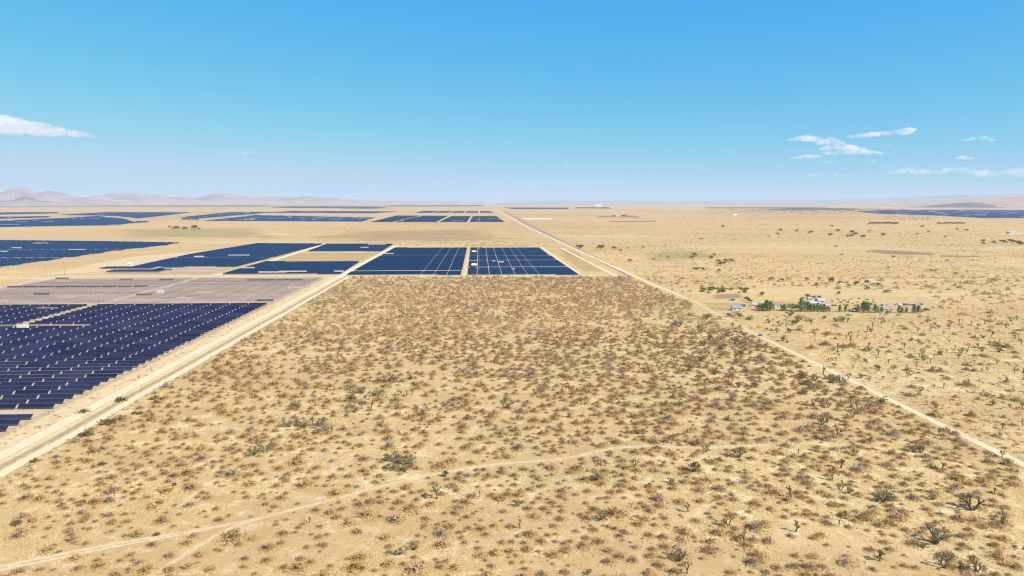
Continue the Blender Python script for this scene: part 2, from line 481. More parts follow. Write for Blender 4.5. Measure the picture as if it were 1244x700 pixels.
# wandering tracks in the foreground scrub
strip('sandy_track', G((165, 712), (225, 674), (280, 638), (330, 626), (400, 608), (460, 592), (530, 575), (600, 563), (650, 561), (690, 558), (735, 546), (775, 541), (850, 545), (935, 541)), 2.5, M_TRACK, 0.03, 0.8)
strip('sandy_track', G((-10, 692), (60, 678), (130, 663), (210, 652), (270, 639), (310, 631)), [6, 6, 5, 4, 2.5, 1], M_TRACK, 0.04, 1.5)
strip('sandy_track', G((440, 590), (520, 577), (600, 566)), 2.0, M_TRACK, 0.05, 2.5)
strip('sandy_track', G((745, 429), (830, 424), (900, 425), (925, 412)), 2.6, M_TRACK, 0.05, 2.0)
strip('sandy_track', G((1078, 478), (1100, 470), (1108, 470)), 2.6, M_TRACK, 0.05, 1.0)
strip('sandy_track', G((380, 455), (470, 443), (560, 421), (640, 408)), 2.4, M_TRACK, 0.05, 3.0)
strip('sandy_track', G((840, 366), (856, 371), (890, 374), (912, 374)), 4, M_TRACK, 0.05, 1.0)
strip('sandy_track', G((1010, 366), (1050, 364.5), (1080, 366.5), (1125, 371)), 9, M_TRACK, 0.04, 1.5)
strip('sandy_track', G((770, 296), (900, 296), (1075, 296), (1244, 294.2), (1300, 294)), 12, M_TRACK, 0.06, 1)
strip('sandy_track', G((1066, 297), (1140, 306), (1200, 311.5), (1280, 317)), 10, M_TRACK, 0.06, 2)
strip('sandy_track', G((985, 312), (1080, 313), (1150, 322), (1195, 329.5), (1238, 334.5)), [5, 7, 9, 11, 7], M_TRACK, 0.06, 2)
strip('sandy_track', G((1060, 339.5), (1140, 339.5), (1280, 339)), 5, M_TRACK, 0.06, 2)
strip('sandy_track', G((690, 295.5), (770, 296), (860, 296.5)), 8, M_TRACK, 0.05, 2)
# soils
patch('array_soil', [(XE + 3, 255), (XE + 3, YJ - 250), (-800, YJ - 250), (-800, 255)], M_SOILF, 0.006, 0.97)
patch('ploughed_field', G((1045, 305.5), (1062, 303), (1085, 304.5), (1140, 307.5), (1142, 310), (1100, 310), (1070, 308.5)), M_PLOW, 0.03)
patch('ploughed_field', G((1138, 310), (1190, 311), (1195, 312.5), (1145, 312.5)), M_PLOW, 0.03)
patch('ploughed_field', G((725, 262.3), (772, 261.8), (784, 264.8), (722, 264.2)), M_PLOW, 0.1)
patch('ploughed_field', G((735, 268.8), (800, 268), (800, 270), (740, 270.2)), M_PLOW, 0.1)
patch('ploughed_field', G((858, 357), (905, 356), (912, 363), (860, 364)), M_PLOW, 0.02, 0.3)
patch('straw_field', G((672, 306), (700, 306), (748, 334), (712, 334)), M_STRAW, 0.02, 0.5)
patch('straw_field', G((560, 300.3), (640, 300.3), (655, 297), (560, 297)), M_STRAW, 0.02)
patch('straw_field', G((330, 307), (470, 307), (440, 318), (300, 318)), M_STRAW, 0.02)
patch('straw_field', G((844, 366), (905, 366), (900, 380), (862, 378)), M_STRAW, 0.018, 0.3)
patch('grey_green_field', G((110, 278), (330, 275), (390, 292), (120, 292)), M_GREENF, 0.05, 0.35)
patch('grey_green_field', G((676, 302), (692, 303), (712, 313), (690, 311)), M_GREENF, 0.03)
patch('grey_green_field', G((760, 306), (860, 302), (900, 314), (780, 322)), M_GREENF, 0.03, 0.3)
patch('bright_flat', G((300, 287.5), (368, 284.8), (330, 283), (295, 286)), M_PLAY, 0.05)
patch('bright_flat', G((0, 340), (60, 331), (150, 312), (300, 300), (330, 300), (140, 331)), M_PLAY, 0.02)
patch('dark_far_flat', G((330, 289), (420, 279), (600, 276), (660, 292), (600, 296.5), (400, 297)), sheet_mat('brown_scrub_flat', (0.40, 0.275, 0.17), (0.46, 0.32, 0.19), 1.0, 0.008, cover=0.5), 0.05, 0.35)
patch('dark_far_flat', G((-60, 250.6), (600, 250.0), (600, 251.2), (-60, 252.2)), M_DARKF, 0.6)  # distant haze and panels put into this dark strip's colour
patch('dark_far_flat', G((850, 251.8), (1010, 251.2), (1010, 252.6), (850, 253.4)), M_DARKF, 0.6)
patch('dark_far_flat', G((600, 247.9), (1260, 247.6), (1260, 248.6), (600, 248.7)), M_DARKF, 0.6)

# ------------------------------------------------------------------ haze
mb = MB(); mb.box((0, 22000, 359.0), (110000, 66000, 720.0))
t = NT('desert_air')
pv = t.n('ShaderNodeVolumePrincipled'); pv.inputs['Color'].default_value = (0.60, 0.76, 0.93, 1); pv.inputs['Density'].default_value = 2.5e-5
pv.inputs['Anisotropy'].default_value = 0.0
t.l(pv.outputs[0], t.out.inputs['Volume'])
tag(mb.build('haze', t.m), kind='stuff')

# ------------------------------------------------------------------ hills and mountains
M_MTN = NT('mountain_rock')
_p = M_MTN.pos(); _n = M_MTN.noise(_p, 1 / 900, 6, 0.65)
M_MTN.bsdf(M_MTN.mix(M_MTN.ramp(_n, 0.35, 0.65), (0.22, 0.165, 0.18), (0.38, 0.275, 0.26)), 0.95, 0.1)
M_MTN = M_MTN.m
M_HILL = NT('scrub_hill')
_p = M_HILL.pos(); _n = M_HILL.noise(_p, 1 / 500, 6, 0.65)
M_HILL.bsdf(M_HILL.mix(M_HILL.ramp(_n, 0.4, 0.62), (0.46, 0.32, 0.22), (0.34, 0.235, 0.17)), 0.95, 0.1)
M_HILL = M_HILL.m
M_HILLD = simple('dark_hill_ground', (0.13, 0.10, 0.12), 0.95, 0.1, 0.2, 0.002)  # dark base colour over the whole hill


def hills(name, prof, dist, depth, mat, rough=0.25, seed=0.0, n=220, rows=26, apron=0.0):
    """a range around the plain: profile of (photo x, photo y) skyline points"""
    px = [p[0] for p in prof]
    mb = MB(); vs_ = []; targ = [0.0] * n
    for j in range(rows):
        v = j / (rows - 1)
        for i in range(n):
            x = px[0] + (px[-1] - px[0]) * i / (n - 1)
            y = float(np.interp(x, px, [HORIZON - (HORIZON - p[1]) * (0.86 if p[1] < HORIZON and name == 'mountains' else 1) for p in prof])) + 1.1 * rough * noise.fractal(Vector((x * 0.09, seed, 0)), 1.0, 2.0, 4)
            d = direction(x, HORIZON); d.z = 0; d.normalize()
            r = dist + (v - 0.55) * depth
            hgt = max(1.0, H + (HORIZON - y) / FPX * dist); targ[i] = hgt
            pr = max(0.0, 1 - abs(v - 0.55) / 0.55) if v < 0.55 else max(0.0, 1 - (v - 0.55) / 0.45)
            P = d * r
            nz = noise.fractal(Vector((P.x / (depth * 0.28), P.y / (depth * 0.28), seed)), 1.0, 2.1, 5)
            rg = 1 - abs(noise.noise(Vector((P.x / (depth * 0.2), P.y / (depth * 0.5), seed + 7))))
            hh = hgt * (pr ** 1.25) * (1 + rough * nz + rough * 0.8 * (rg - 0.75)) if pr < 0.999 else hgt * (1 + rough * 0.25 * nz)
            edge = min(1, min(i, n - 1 - i) / 8)
            vs_.append((P.x, P.y, max(-5.0, hh * edge) if pr > 0 else -5.0))
    top = [max((vs_[j * n + i][2] - H) * dist / math.hypot(vs_[j * n + i][0], vs_[j * n + i][1]) + H for j in range(rows)) for i in range(n)]
    k = [t_ / max(1.0, q_) for t_, q_ in zip(targ, top)]
    k = [min(1.6, max(0.5, q_)) for q_ in k]
    k = [sum(k[max(0, i - 2):i + 3]) / len(k[max(0, i - 2):i + 3]) for i in range(n)]
    vs_ = [(x_, y_, z_ * k[q_ % n] if z_ > 0 else z_) for q_, (x_, y_, z_) in enumerate(vs_)]
    fs = [(j * n + i, j * n + i + 1, (j + 1) * n + i + 1, (j + 1) * n + i) for j in range(rows - 1) for i in range(n - 1)]
    mb.add(vs_, fs)
    o = mb.build(name, mat); o.data.polygons.foreach_set('use_smooth', [True] * len(o.data.polygons)); tag(o, kind='structure')
    return o


hills('mountains', [(-90, 240), (-40, 238), (0, 234.5), (12, 232), (28, 228.6), (38, 231), (48, 235), (62, 232.6), (74, 235), (86, 237.5), (100, 240), (125, 243), (160, 249.5)], 26000, 7000, M_MTN, 0.9, 1.3)
hills('mountains', [(60, 244), (100, 240.5), (125, 237), (150, 235), (172, 235.6), (190, 237.5), (215, 239.3), (240, 239.4), (258, 236.5), (272, 234.4), (290, 236.8), (310, 239.4), (330, 238.5), (352, 238.6), (371, 237.6), (388, 239), (410, 241), (450, 243.2), (500, 244.6), (560, 245.6), (640, 249)], 30000, 8000, M_MTN, 0.8, 4.4)
hills('mountains', [(580, 248.5), (620, 246), (680, 243.4), (740, 243.8), (800, 244.2), (900, 243.6), (1000, 243), (1060, 241.5), (1110, 239), (1160, 237), (1200, 237.5), (1250, 236), (1330, 240)], 44000, 8000, M_MTN, 0.15, 9.1)
hills('low_hills', [(-140, 242.5), (0, 243.0), (200, 243.5), (330, 244), (480, 245.2), (560, 246.8), (640, 249.5)], 28000, 9000, M_HILL, 0.2, 2.2)
hills('low_hills', [(1040, 251), (1080, 248), (1120, 245.8), (1150, 244.4), (1180, 243), (1215, 241.8), (1244, 240.0), (1300, 237), (1380, 243)], 21000, 6000, M_HILL, 0.2, 5.9)
hills('dark_hill', [(1100, 251.5), (1122, 249.9), (1145, 248.0), (1165, 246.6), (1180, 246.0), (1192, 246.8), (1205, 248.8), (1222, 251.5)], 17500, 3000, M_HILLD, 0.15, 3.3, n=60)

# ------------------------------------------------------------------ solar arrays
PITCHR = 8.4; CHORD = 2.5


def slab(mb, x0, x1, y, tilt, chord=CHORD, zc=1.75, th=0.07, mi=0, mb_back=1):
    """one tilted table of modules from x0 to x1; the face turned to -y and up"""
    ct, st = math.cos(tilt), math.sin(tilt)
    a = chord / 2
    lo = (y - a * ct, zc - a * st); hi = (y + a * ct, zc + a * st)
    ny, nz = -st * th, ct * th
    vs_ = []
    for x in (x0, x1):
        vs_ += [(x, lo[0], lo[1]), (x, hi[0], hi[1]), (x, hi[0] - ny, hi[1] - nz), (x, lo[0] - ny, lo[1] - nz)]
    mb.add(vs_, [(0, 4, 5, 1)], mi)
    mb.add(vs_, [(3, 2, 6, 7), (0, 3, 7, 4), (1, 5, 6, 2), (0, 1, 2, 3), (4, 7, 6, 5)], mb_back)


def table_mesh(length, tilt):
    m = MB(); slab(m, 0, length, 0, tilt); return m.mesh('panel_table', [M_PANEL, M_BACK])


PERIOD = 18.0; GAP = 0.95
XL1 = -371.5; XL0 = -378.5            # service lane inside the near array
TABLES = {k: table_mesh(PERIOD - GAP, RAD(35 + 1.6 * k)) for k in range(-2, 3)}
FRAMES = {}


def frame_mesh(n):
    if n in FRAMES: return FRAMES[n]
    m = MB()
    m.tube((0, 0.02, 1.62), (-n * PERIOD + GAP, 0.02, 1.62), 0.09, 0.09, 5)
    for k in range(2 * n + 1):
        x = -k * PERIOD / 2 + 0.0
        m.box((x if k else -0.1, 0.03, 0.78), (0.16, 0.2, 1.56))
    FRAMES[n] = m.mesh('support_frame', [M_STEEL]); return FRAMES[n]


MOTOR = MB(); MOTOR.box((0, 0, 1.5), (0.36, 0.36, 0.36)); MOTOR.box((0, -0.22, 1.45), (0.25, 0.1, 0.25)); MOTOR = MOTOR.mesh('drive_motor', [M_CREAM])


def frame_left(Y):
    """x of the left picture edge at depth Y, with a margin"""
    a = g(-25, 300); d = Vector((a[0], a[1])).normalized()
    return d.x / d.y * Y


nrow = 0
YTOP = g(200, 372.3)[1]
YBOT = g(5, 540)[1]
ysr = []
yy = YTOP
while yy > YBOT - 10:
    ysr.append(yy); yy -= PITCHR
YCL = g(40, 398.8)[1]                  # small clearing with a container
YSKIP = g(30, 505)[1]
last_row = len(ysr) - 1
for i, Y in enumerate(ysr):
    if abs(Y - YSKIP) < PITCHR * 0.51: continue
    xl = frame_left(Y) - 12
    edge = XE + random.uniform(-0.5, 0.5)
    segs = []
    if Y > YCL + 6:
        segs.append((edge, max(xl, XL1), 'right'))
        if xl < XL0: segs.append((XL0, xl, 'left'))
    elif Y > YCL - 3:
        segs.append((edge, g(76, 399)[0], 'right'))
    else:
        segs.append((edge, xl, 'right'))
    for x1, x0, side in segs:
        n = int(math.ceil((x1 - x0) / PERIOD))
        if x0 != xl: n = int((x1 - x0) / PERIOD)
        if n < 1: continue
        r = link('solar_tracker_row', None, loc=(x1, Y, 0))
        r.empty_display_size = 1
        kt = random.choice((-2, -1, -1, 0, 0, 0, 1, 1, 2))
        lost = set()
        for q in range(n):
            if random.random() < 0.004: continue
            tb = link('panel_table', TABLES[max(-2, min(2, kt + random.choice((0, 0, 0, 1, -1))))], r, (-(q + 1) * PERIOD + GAP, 0, 0))
        link('support_frame', frame_mesh(n), r)
        for q in range(1, n):
            link('drive_motor', MOTOR, r, (-q * PERIOD + GAP / 2, 0, 0))
        if side == 'left':
            tag(r, 'dark blue tracker row left of the tan service lane, behind the container clearing', 'solar panels', 'tracker rows left of the service lane')
        elif i == 0:
            tag(r, 'farthest dark blue tracker row, directly in front of the pinkish grey array', 'solar panels')
        elif i == last_row:
            tag(r, 'nearest short dark blue tracker row at the left picture edge by the road', 'solar panels')
        elif abs(Y - YSKIP) < PITCHR * 1.6 and Y > YSKIP:
            tag(r, 'dark blue tracker row just beyond the empty tan strip near the lower left', 'solar panels')
        elif abs(Y - YSKIP) < PITCHR * 1.6:
            tag(r, 'dark blue tracker row just in front of the empty tan strip near the lower left', 'solar panels')
        elif abs(Y - YCL) < 6:
            tag(r, 'shorter dark blue tracker row ending at the clearing with the white container', 'solar panels', 'rows ending at the clearing')
        elif Y < YSKIP:
            tag(r, 'short dark blue tracker row between the empty tan strip and the lower left road', 'solar panels', 'shortest near tracker rows')
        elif Y > YCL:
            tag(r, 'dark blue tracker row right of the service lane, behind the container clearing', 'solar panels', 'tracker rows behind the clearing')
        else:
            tag(r, 'dark blue tracker row between the container clearing and the empty tan strip', 'solar panels', 'tracker rows of the near array')
        nrow += 1

# stowed rows, pinkish grey
YG0 = YTOP + PITCHR * 1.15
YG1 = g(100, 338.8)[1]
patch('array_soil', [(XE + 2, YG0 - 6), (XE + 2, YG1 + 4), (-572, YG1 + 4), (-572, YG0 - 6)], M_SOILG, 0.006, 0.97)
i = 0; Y = YG0
DARK = {}
for (a, b, yp) in ((8, 186, 350.0), (58, 76, 339.8), (150, 168, 341.3), (192, 208, 341.3), (48, 68, 359), (164, 184, 360.2), (302, 376, 341.6), (320, 345, 366)):
    DARK[round((g((a + b) / 2, yp)[1] - YG0) / PITCHR)] = (g(a, yp)[0], g(b, yp)[0])
while Y < YG1:
    tl = RAD(random.choice((-9, -6, -4, 2, 4)))
    dk = DARK.get(i)
    for side, xa, xb in (('right', XE - random.uniform(0, 1), XL1 + 1), ('left', XL1 - 3.5, max(-568, frame_left(Y) - 20))):
        m = MB(); x = xa
        while x - PERIOD > xb - 2:
            x2 = x - PERIOD + GAP
            mid = (x + x2) / 2
            if dk and dk[0] < mid < dk[1]:
                slab(m, x2, x, Y, RAD(33), CHORD, 1.75, 0.07, 2, 1)
            elif random.random() > 0.02:
                slab(m, x2, x, Y, tl, CHORD, 1.75, 0.07, 0, 1)
            m.tube((x2 - GAP, Y, 1.5), (x, Y, 1.5), 0.08, 0.08, 4, 3)
            m.box((x2 - GAP / 2, Y, 1.4), (0.4, 0.3, 0.5), 3)
            x -= PERIOD
        if not m.v: continue
        o = m.build('solar_tracker_row', [M_PANELG, M_BACK, M_PANELD, M_WHITE])
        lr = 'right of the service lane' if side == 'right' else 'left of the service lane'
        if dk and side == 'left' and dk[1] - dk[0] > 200:
            tag(o, 'pinkish grey row turned up dark along most of its length, left of the lane', 'solar panels')
        elif i == 0:
            tag(o, 'nearest pinkish grey row ' + lr + ', touching the dark blue array', 'solar panels')
        else:
            tag(o, 'flat pinkish grey tracker row in the stowed array, ' + lr, 'solar panels', 'stowed rows ' + lr)
    Y += PITCHR; i += 1


def scan(poly, y):
    xs_ = []
    n = len(poly)
    for a in range(n):
        p, q = poly[a], poly[(a + 1) % n]
        if (p[1] <= y) != (q[1] <= y):
            xs_.append(p[0] + (q[0] - p[0]) * (y - p[1]) / (q[1] - p[1]))
    xs_.sort()
    return list(zip(xs_[::2], xs_[1::2]))


def field(label, pix, mat, lanes=(), lane_w=3.0, cross=(), cross_n=2, miss=0.004, pitch=PITCHR, chord=CHORD, seg=36.0, tilt=RAD(35), soil=None, gaps=0.0, boxes=0, tabgap=1.0, dots=0):
    poly = [g(*p) for p in pix]
    y0 = min(p[1] for p in poly); y1 = max(p[1] for p in poly)
    m = MB(); fl = MB(); bx = MB()
    y = y0 + 1.5; k = 0
    skip = set()
    for c_ in cross:
        r = int((y0 + (y1 - y0) * c_ - y0) / pitch)
        skip.update(range(r, r + cross_n))
    phase = random.uniform(0, seg)
    while y < y1:
        if k not in skip:
            for a, b in scan(poly, y):
                cuts = [(a, b)]
                for lx in lanes:
                    nc = []
                    for p, q in cuts:
                        if p < lx < q: nc += [(p, lx - lane_w / 2), (lx + lane_w / 2, q)]
                        else: nc.append((p, q))
                    cuts = nc
                for p, q in cuts:
                    x = p
                    while x < q - 2:
                        x2 = min(q, (math.floor(x / seg + 1e-6) + 1) * seg)
                        gp = dots if dots and k % 10 < 7 else tabgap
                        if random.random() > miss and x2 - gp > x:
                            slab(m, x, x2 - gp, y, tilt + RAD(random.uniform(-1.5, 1.5)), chord, 1.8 if chord < 4 else 2.4, 0.08)
                        elif chord < 4 and random.random() < 0.5: slab(m, x, min(q, x2 + random.choice((-8, 0, 14))) - 0.4, y, RAD(62), chord, 2.3, 0.08, 2)
                        x = x2
        y += pitch; k += 1
    o = m.build('solar_field', [mat, M_BACK, M_TURNED])
    tag(o, label, 'solar field')
    patch('array_soil', poly, soil or M_SOILF, 0.008, 0.97)
    for _ in range(boxes):
        yy = random.uniform(y0 + (y1 - y0) * 0.1, y1 - (y1 - y0) * 0.15)
        iv = scan(poly, yy)
        if not iv: continue
        a, b = random.choice(iv)
        xx = random.uniform(a, b)
        sc_ = yy / 1500
        ib = MB(); ib.box((0, 0, 1.9), (7 * sc_ + 2, 3, 3.6)); ib.box((0, -1.6, 1.8), (3.0, 0.2, 2.4), 1); ib.box((0, 0, 3.9), (3, 2, 0.5), 1)
        ob = ib.build('inverter_cabin', [M_WHITE, M_GREYW]); ob.location = (xx, yy, 0.0)
        tag(ob, 'tiny white inverter cabin standing among the panels of a distant solar field', 'cabin', 'inverter cabins in the solar fields')
    return o


def LX(*xs_): return [g(x, 335)[0] for x in xs_]


field('blue solar field with a grid of pale lanes, right of the central tan strip', ((568, 335), (703, 335), (654.5, 302), (571.5, 302)), M_PANELF,
      LX(579.7, 594.7, 609.8, 626, 641, 655), 1.0, (0.2, 0.42, 0.6), 2, 0.014, seg=26, tabgap=0.15)
field('wide blue solar field, left of the central tan strip', ((421, 335), (560, 335), (567.5, 302), (479.5, 302)), M_PANELF,
      LX(511, 527, 543), 0.9, (0.10, 0.62), 2, 0.010, seg=26, tabgap=0.15)
field('low blue solar field beside the diagonal lane, with tan scrub behind it', ((270, 334), (414, 334), (437, 319), (322, 319)), M_PANELF, (), 3, (), 1, 0.035, seg=26, tabgap=0.2)
field('narrow blue solar field behind the straw coloured gap', ((374, 306), (464, 306), (478, 297.2), (397, 297.2)), M_PANELF, (), 3, (0.5,), 1, 0.02, seg=26, tabgap=0.2)
field('large dark blue solar field sloping left of the diagonal lane', ((162, 325), (288, 325), (394, 297), (312, 296.5), (230, 310)), M_PANELF, (), 3, (0.3,), 2, 0.02, seg=26, tabgap=0.2)
field('pinkish grey stowed solar field with a few dark rows, left of the low blue field', ((124, 333.2), (258, 333.2), (284, 325.7), (158, 325.7)), M_PANELG, (), 3, (), 1, 0.05, tilt=RAD(-4), seg=26, soil=M_SOILG)
for a, b, yp, lab in ((120, 182, 327.5, 'long'), (128, 192, 331.5, 'front'), (196, 222, 325.8, 'short'), (186, 208, 329, 'middle')):
    A = g(a, yp); B = g(b, yp)
    for q in range(3):
        m = MB(); x = A[0]
        while x < B[0]:
            x2 = min(B[0], x + 26)
            slab(m, x, x2 - 0.3, A[1] + 2.8 + q * PITCHR, RAD(34), CHORD, 1.95); x = x2
        m.tube((A[0], A[1] + 2.85 + q * PITCHR, 1.8), (B[0], A[1] + 2.85 + q * PITCHR, 1.8), 0.09, 0.09, 4, 1)
        tag(m.build('solar_tracker_row', [M_PANELF, M_BACK]), {'long': 'dark row in the long strip near the white shed', 'front': 'dark row along the front edge of the small grey field',
            'short': 'dark row in the short strip right at the back of the small grey field', 'middle': 'dark row in the small strip in the middle of the small grey field'}[lab], 'solar panels', 'dark rows of the ' + lab + ' strip in the small grey field')
field('dark blue solar field dotted with pale gaps at the left picture edge', ((-70, 335), (0, 326), (75, 315.5), (150, 304.6), (205, 298.4), (219, 295.6), (150, 294.3), (0, 292.6), (-70, 292)), M_PANELF,
      (), 2.6, (0.32, 0.55), 2, 0.012, seg=22, dots=5.5)
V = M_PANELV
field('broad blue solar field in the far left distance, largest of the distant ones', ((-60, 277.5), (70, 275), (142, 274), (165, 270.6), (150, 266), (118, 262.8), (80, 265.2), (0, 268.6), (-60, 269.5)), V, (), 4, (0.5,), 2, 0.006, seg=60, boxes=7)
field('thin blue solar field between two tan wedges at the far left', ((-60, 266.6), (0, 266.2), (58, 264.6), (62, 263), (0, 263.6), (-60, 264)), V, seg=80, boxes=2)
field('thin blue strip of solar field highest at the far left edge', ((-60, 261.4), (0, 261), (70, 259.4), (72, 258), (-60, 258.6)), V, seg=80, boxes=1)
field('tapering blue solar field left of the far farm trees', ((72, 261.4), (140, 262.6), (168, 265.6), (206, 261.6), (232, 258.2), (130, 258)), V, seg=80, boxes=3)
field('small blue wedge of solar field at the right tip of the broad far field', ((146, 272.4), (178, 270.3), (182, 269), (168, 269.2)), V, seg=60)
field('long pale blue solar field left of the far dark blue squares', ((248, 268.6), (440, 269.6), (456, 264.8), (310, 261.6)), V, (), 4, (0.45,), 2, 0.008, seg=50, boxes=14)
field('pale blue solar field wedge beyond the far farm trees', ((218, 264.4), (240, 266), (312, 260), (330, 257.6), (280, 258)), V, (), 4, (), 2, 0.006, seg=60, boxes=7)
field('far dark blue solar square, left one of three with a dotted lane', ((451, 270), (530, 270), (545, 262.5), (482, 262.2)), M_PANELF, [g(487, 268)[0]], 14, seg=50, boxes=2)
field('far dark blue solar square, middle one of three', ((534, 270), (567.5, 270), (572, 263), (548.5, 263)), M_PANELF, seg=50)
field('far dark blue solar square beside the straight road, right one of three', ((570.5, 270), (613, 270), (603, 263), (574.5, 263)), M_PANELF, (), 4, (0.62,), 5, seg=50, boxes=1)
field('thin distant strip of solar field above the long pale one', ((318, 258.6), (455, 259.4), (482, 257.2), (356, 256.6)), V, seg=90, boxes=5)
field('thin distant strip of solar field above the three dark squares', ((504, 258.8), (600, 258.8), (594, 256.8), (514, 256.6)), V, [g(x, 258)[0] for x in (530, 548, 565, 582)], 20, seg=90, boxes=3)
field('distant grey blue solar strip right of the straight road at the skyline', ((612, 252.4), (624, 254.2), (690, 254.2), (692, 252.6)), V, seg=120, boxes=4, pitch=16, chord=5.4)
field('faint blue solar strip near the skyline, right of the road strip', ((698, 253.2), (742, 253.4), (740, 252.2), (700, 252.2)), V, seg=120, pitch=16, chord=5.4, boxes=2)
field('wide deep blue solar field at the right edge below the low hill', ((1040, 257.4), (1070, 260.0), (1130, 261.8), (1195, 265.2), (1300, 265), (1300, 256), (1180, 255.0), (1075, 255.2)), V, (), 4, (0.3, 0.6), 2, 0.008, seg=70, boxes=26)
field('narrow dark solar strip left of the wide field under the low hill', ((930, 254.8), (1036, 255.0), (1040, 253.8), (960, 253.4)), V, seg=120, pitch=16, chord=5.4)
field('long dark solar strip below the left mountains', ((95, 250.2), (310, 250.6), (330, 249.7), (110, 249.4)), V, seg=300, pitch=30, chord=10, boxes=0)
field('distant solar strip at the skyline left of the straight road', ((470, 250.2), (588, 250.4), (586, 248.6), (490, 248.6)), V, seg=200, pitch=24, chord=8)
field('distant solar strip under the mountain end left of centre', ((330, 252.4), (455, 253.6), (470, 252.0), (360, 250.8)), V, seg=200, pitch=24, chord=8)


def house(name, label, px, py, w_, d_, h_, roofh, mw, mr, rz=0.0, cat='house', flat=False, over=0.4):
    X, Y = g(px, py)
    if Y < 1200: w_ *= 0.88; h_ *= 0.85; d_ *= 0.9
    r = link(name, None, loc=(X, Y + d_ / 2, 0), rz=rz)
    m = MB(); m.box((0, 0, h_ / 2), (w_, d_, h_)); m.prism([(-d_ / 2, h_), (d_ / 2, h_), (0, h_ + roofh * 0.92)], -w_ / 2, w_ / 2) if not flat else None
    m.build('wall', mw, r)
    m = MB()
    if flat:
        m.box((0, 0, h_ + 0.12), (w_ + over, d_ + over, 0.24))
    else:
        a = d_ / 2 + over; th = 0.18; dz = roofh / (d_ / 2) * over
        m.prism([(-a, h_ - dz + 0.03), (0, h_ + roofh + 0.03), (a, h_ - dz + 0.03), (a, h_ - dz + th + 0.03), (0, h_ + roofh + th + 0.03), (-a, h_ - dz + th + 0.03)], -w_ / 2 - over, w_ / 2 + over)
    m.build('roof', mr, r)
    nw = max(1, int(w_ / 4))
    for k in range(nw):
        x = -w_ / 2 + w_ * (k + 0.5) / nw
        if k == nw // 2 and nw > 1:
            m = MB(); m.box((x, -d_ / 2 - 0.03, h_ * 0.4), (1.1, 0.06, h_ * 0.8)); m.build('door', M_WOOD, r)
        else:
            m = MB(); m.box((x, -d_ / 2 - 0.03, h_ * 0.55), (1.5, 0.06, h_ * 0.4)); m.build('window', M_GLASS, r)
    return tag(r, label, cat)


def fence(name, pts, label, h_=2.1, gap=4.0):
    r = link(name, None, loc=(pts[0][0], pts[0][1], 0))
    po = MB(); wi = MB()
    o_ = Vector((pts[0][0], pts[0][1], 0))
    for a, b in zip(pts[:-1], pts[1:]):
        A = Vector((a[0], a[1], 0)) - o_; B = Vector((b[0], b[1], 0)) - o_
        n_ = max(1, int((B - A).length / gap))
        for k in range(n_ + 1):
            p = A.lerp(B, k / n_); po.box((p.x, p.y, h_ / 2), (0.09, 0.09, h_))
        for z in (0.3, 0.75, 1.2, 1.65, h_ - 0.05): wi.tube((A.x, A.y, z), (B.x, B.y, z), 0.022, 0.022, 4)
    tag(po.build('posts', M_RUST, r), kind='stuff'); wi.build('wires', M_STEEL, r)
    tag(r, label, 'fence')


fence('wire_fence', [g(421, 336), g(560, 336)], 'thin wire fence along the front of the wide blue field')
fence('wire_fence', [g(567, 336), g(705, 336), g(656.5, 301.6)], 'thin wire fence around the gridded blue field, right of the central strip')
fence('wire_fence', [(XE + 3.5, YBOT), (XE + 3.5, YG1 + 5)], 'wire fence between the near tracker rows and the pale road')
# cabins and pads of the arrays
def cabin(px, py, w_, label, h_=2.9):
    X, Y = g(px, py)
    m = MB(); m.box((0, 0, h_ / 2 + 0.2), (w_, 2.6, h_)); m.box((0, 0, h_ + 0.27), (w_ + 0.2, 2.8, 0.14)); m.box((0, 0, 0.1), (w_ + 1, 3.6, 0.19))
    r = link('inverter_container', None, loc=(X, Y, 0))
    m.build('body', M_WHITE, r)
    for k in (-1, 1):
        d = MB(); d.box((k * w_ * 0.25, -1.33, h_ * 0.5), (w_ * 0.3, 0.05, h_ * 0.7)); d.build('door', M_GREYW, r)
    tag(r, label, 'container')


cabin(28, 400.4, 8.0, 'white inverter container on the small clearing at the left edge')
cabin(195, 356, 7.5, 'white inverter container among the pinkish grey stowed rows')
patch('gravel_pad', G((0, 402.5), (0, 398.5), (74, 397.2), (74, 400)), M_VERGE, 0.04, 0.9)
strip('dirt_lane', [(-375, YCL - 4), (-375, YTOP + 4)], 7, M_VERGE, 0.05, 0.5)
for yp, lab in ((307, 'white round inverter pad near the back of the gridded solar field'), (323.5, 'white round inverter pad near the front of the gridded solar field')):
    c_ = g(576, yp)
    patch('gravel_pad', [(c_[0] + 5.5 * math.cos(a), c_[1] + 22 * math.sin(a)) for a in np.linspace(0, 6.0, 14)], M_PAD, 2.95)
    cabin(576, yp, 4.5, lab.replace('pad', 'cabin').replace('round ', ''), 3.6)
house('shed', 'white gabled shed at the back corner of the small grey field', 157, 322.5, 6, 6, 3.2, 1.6, M_WHITE, M_WHITE, 0, 'shed')

# ------------------------------------------------------------------ plants


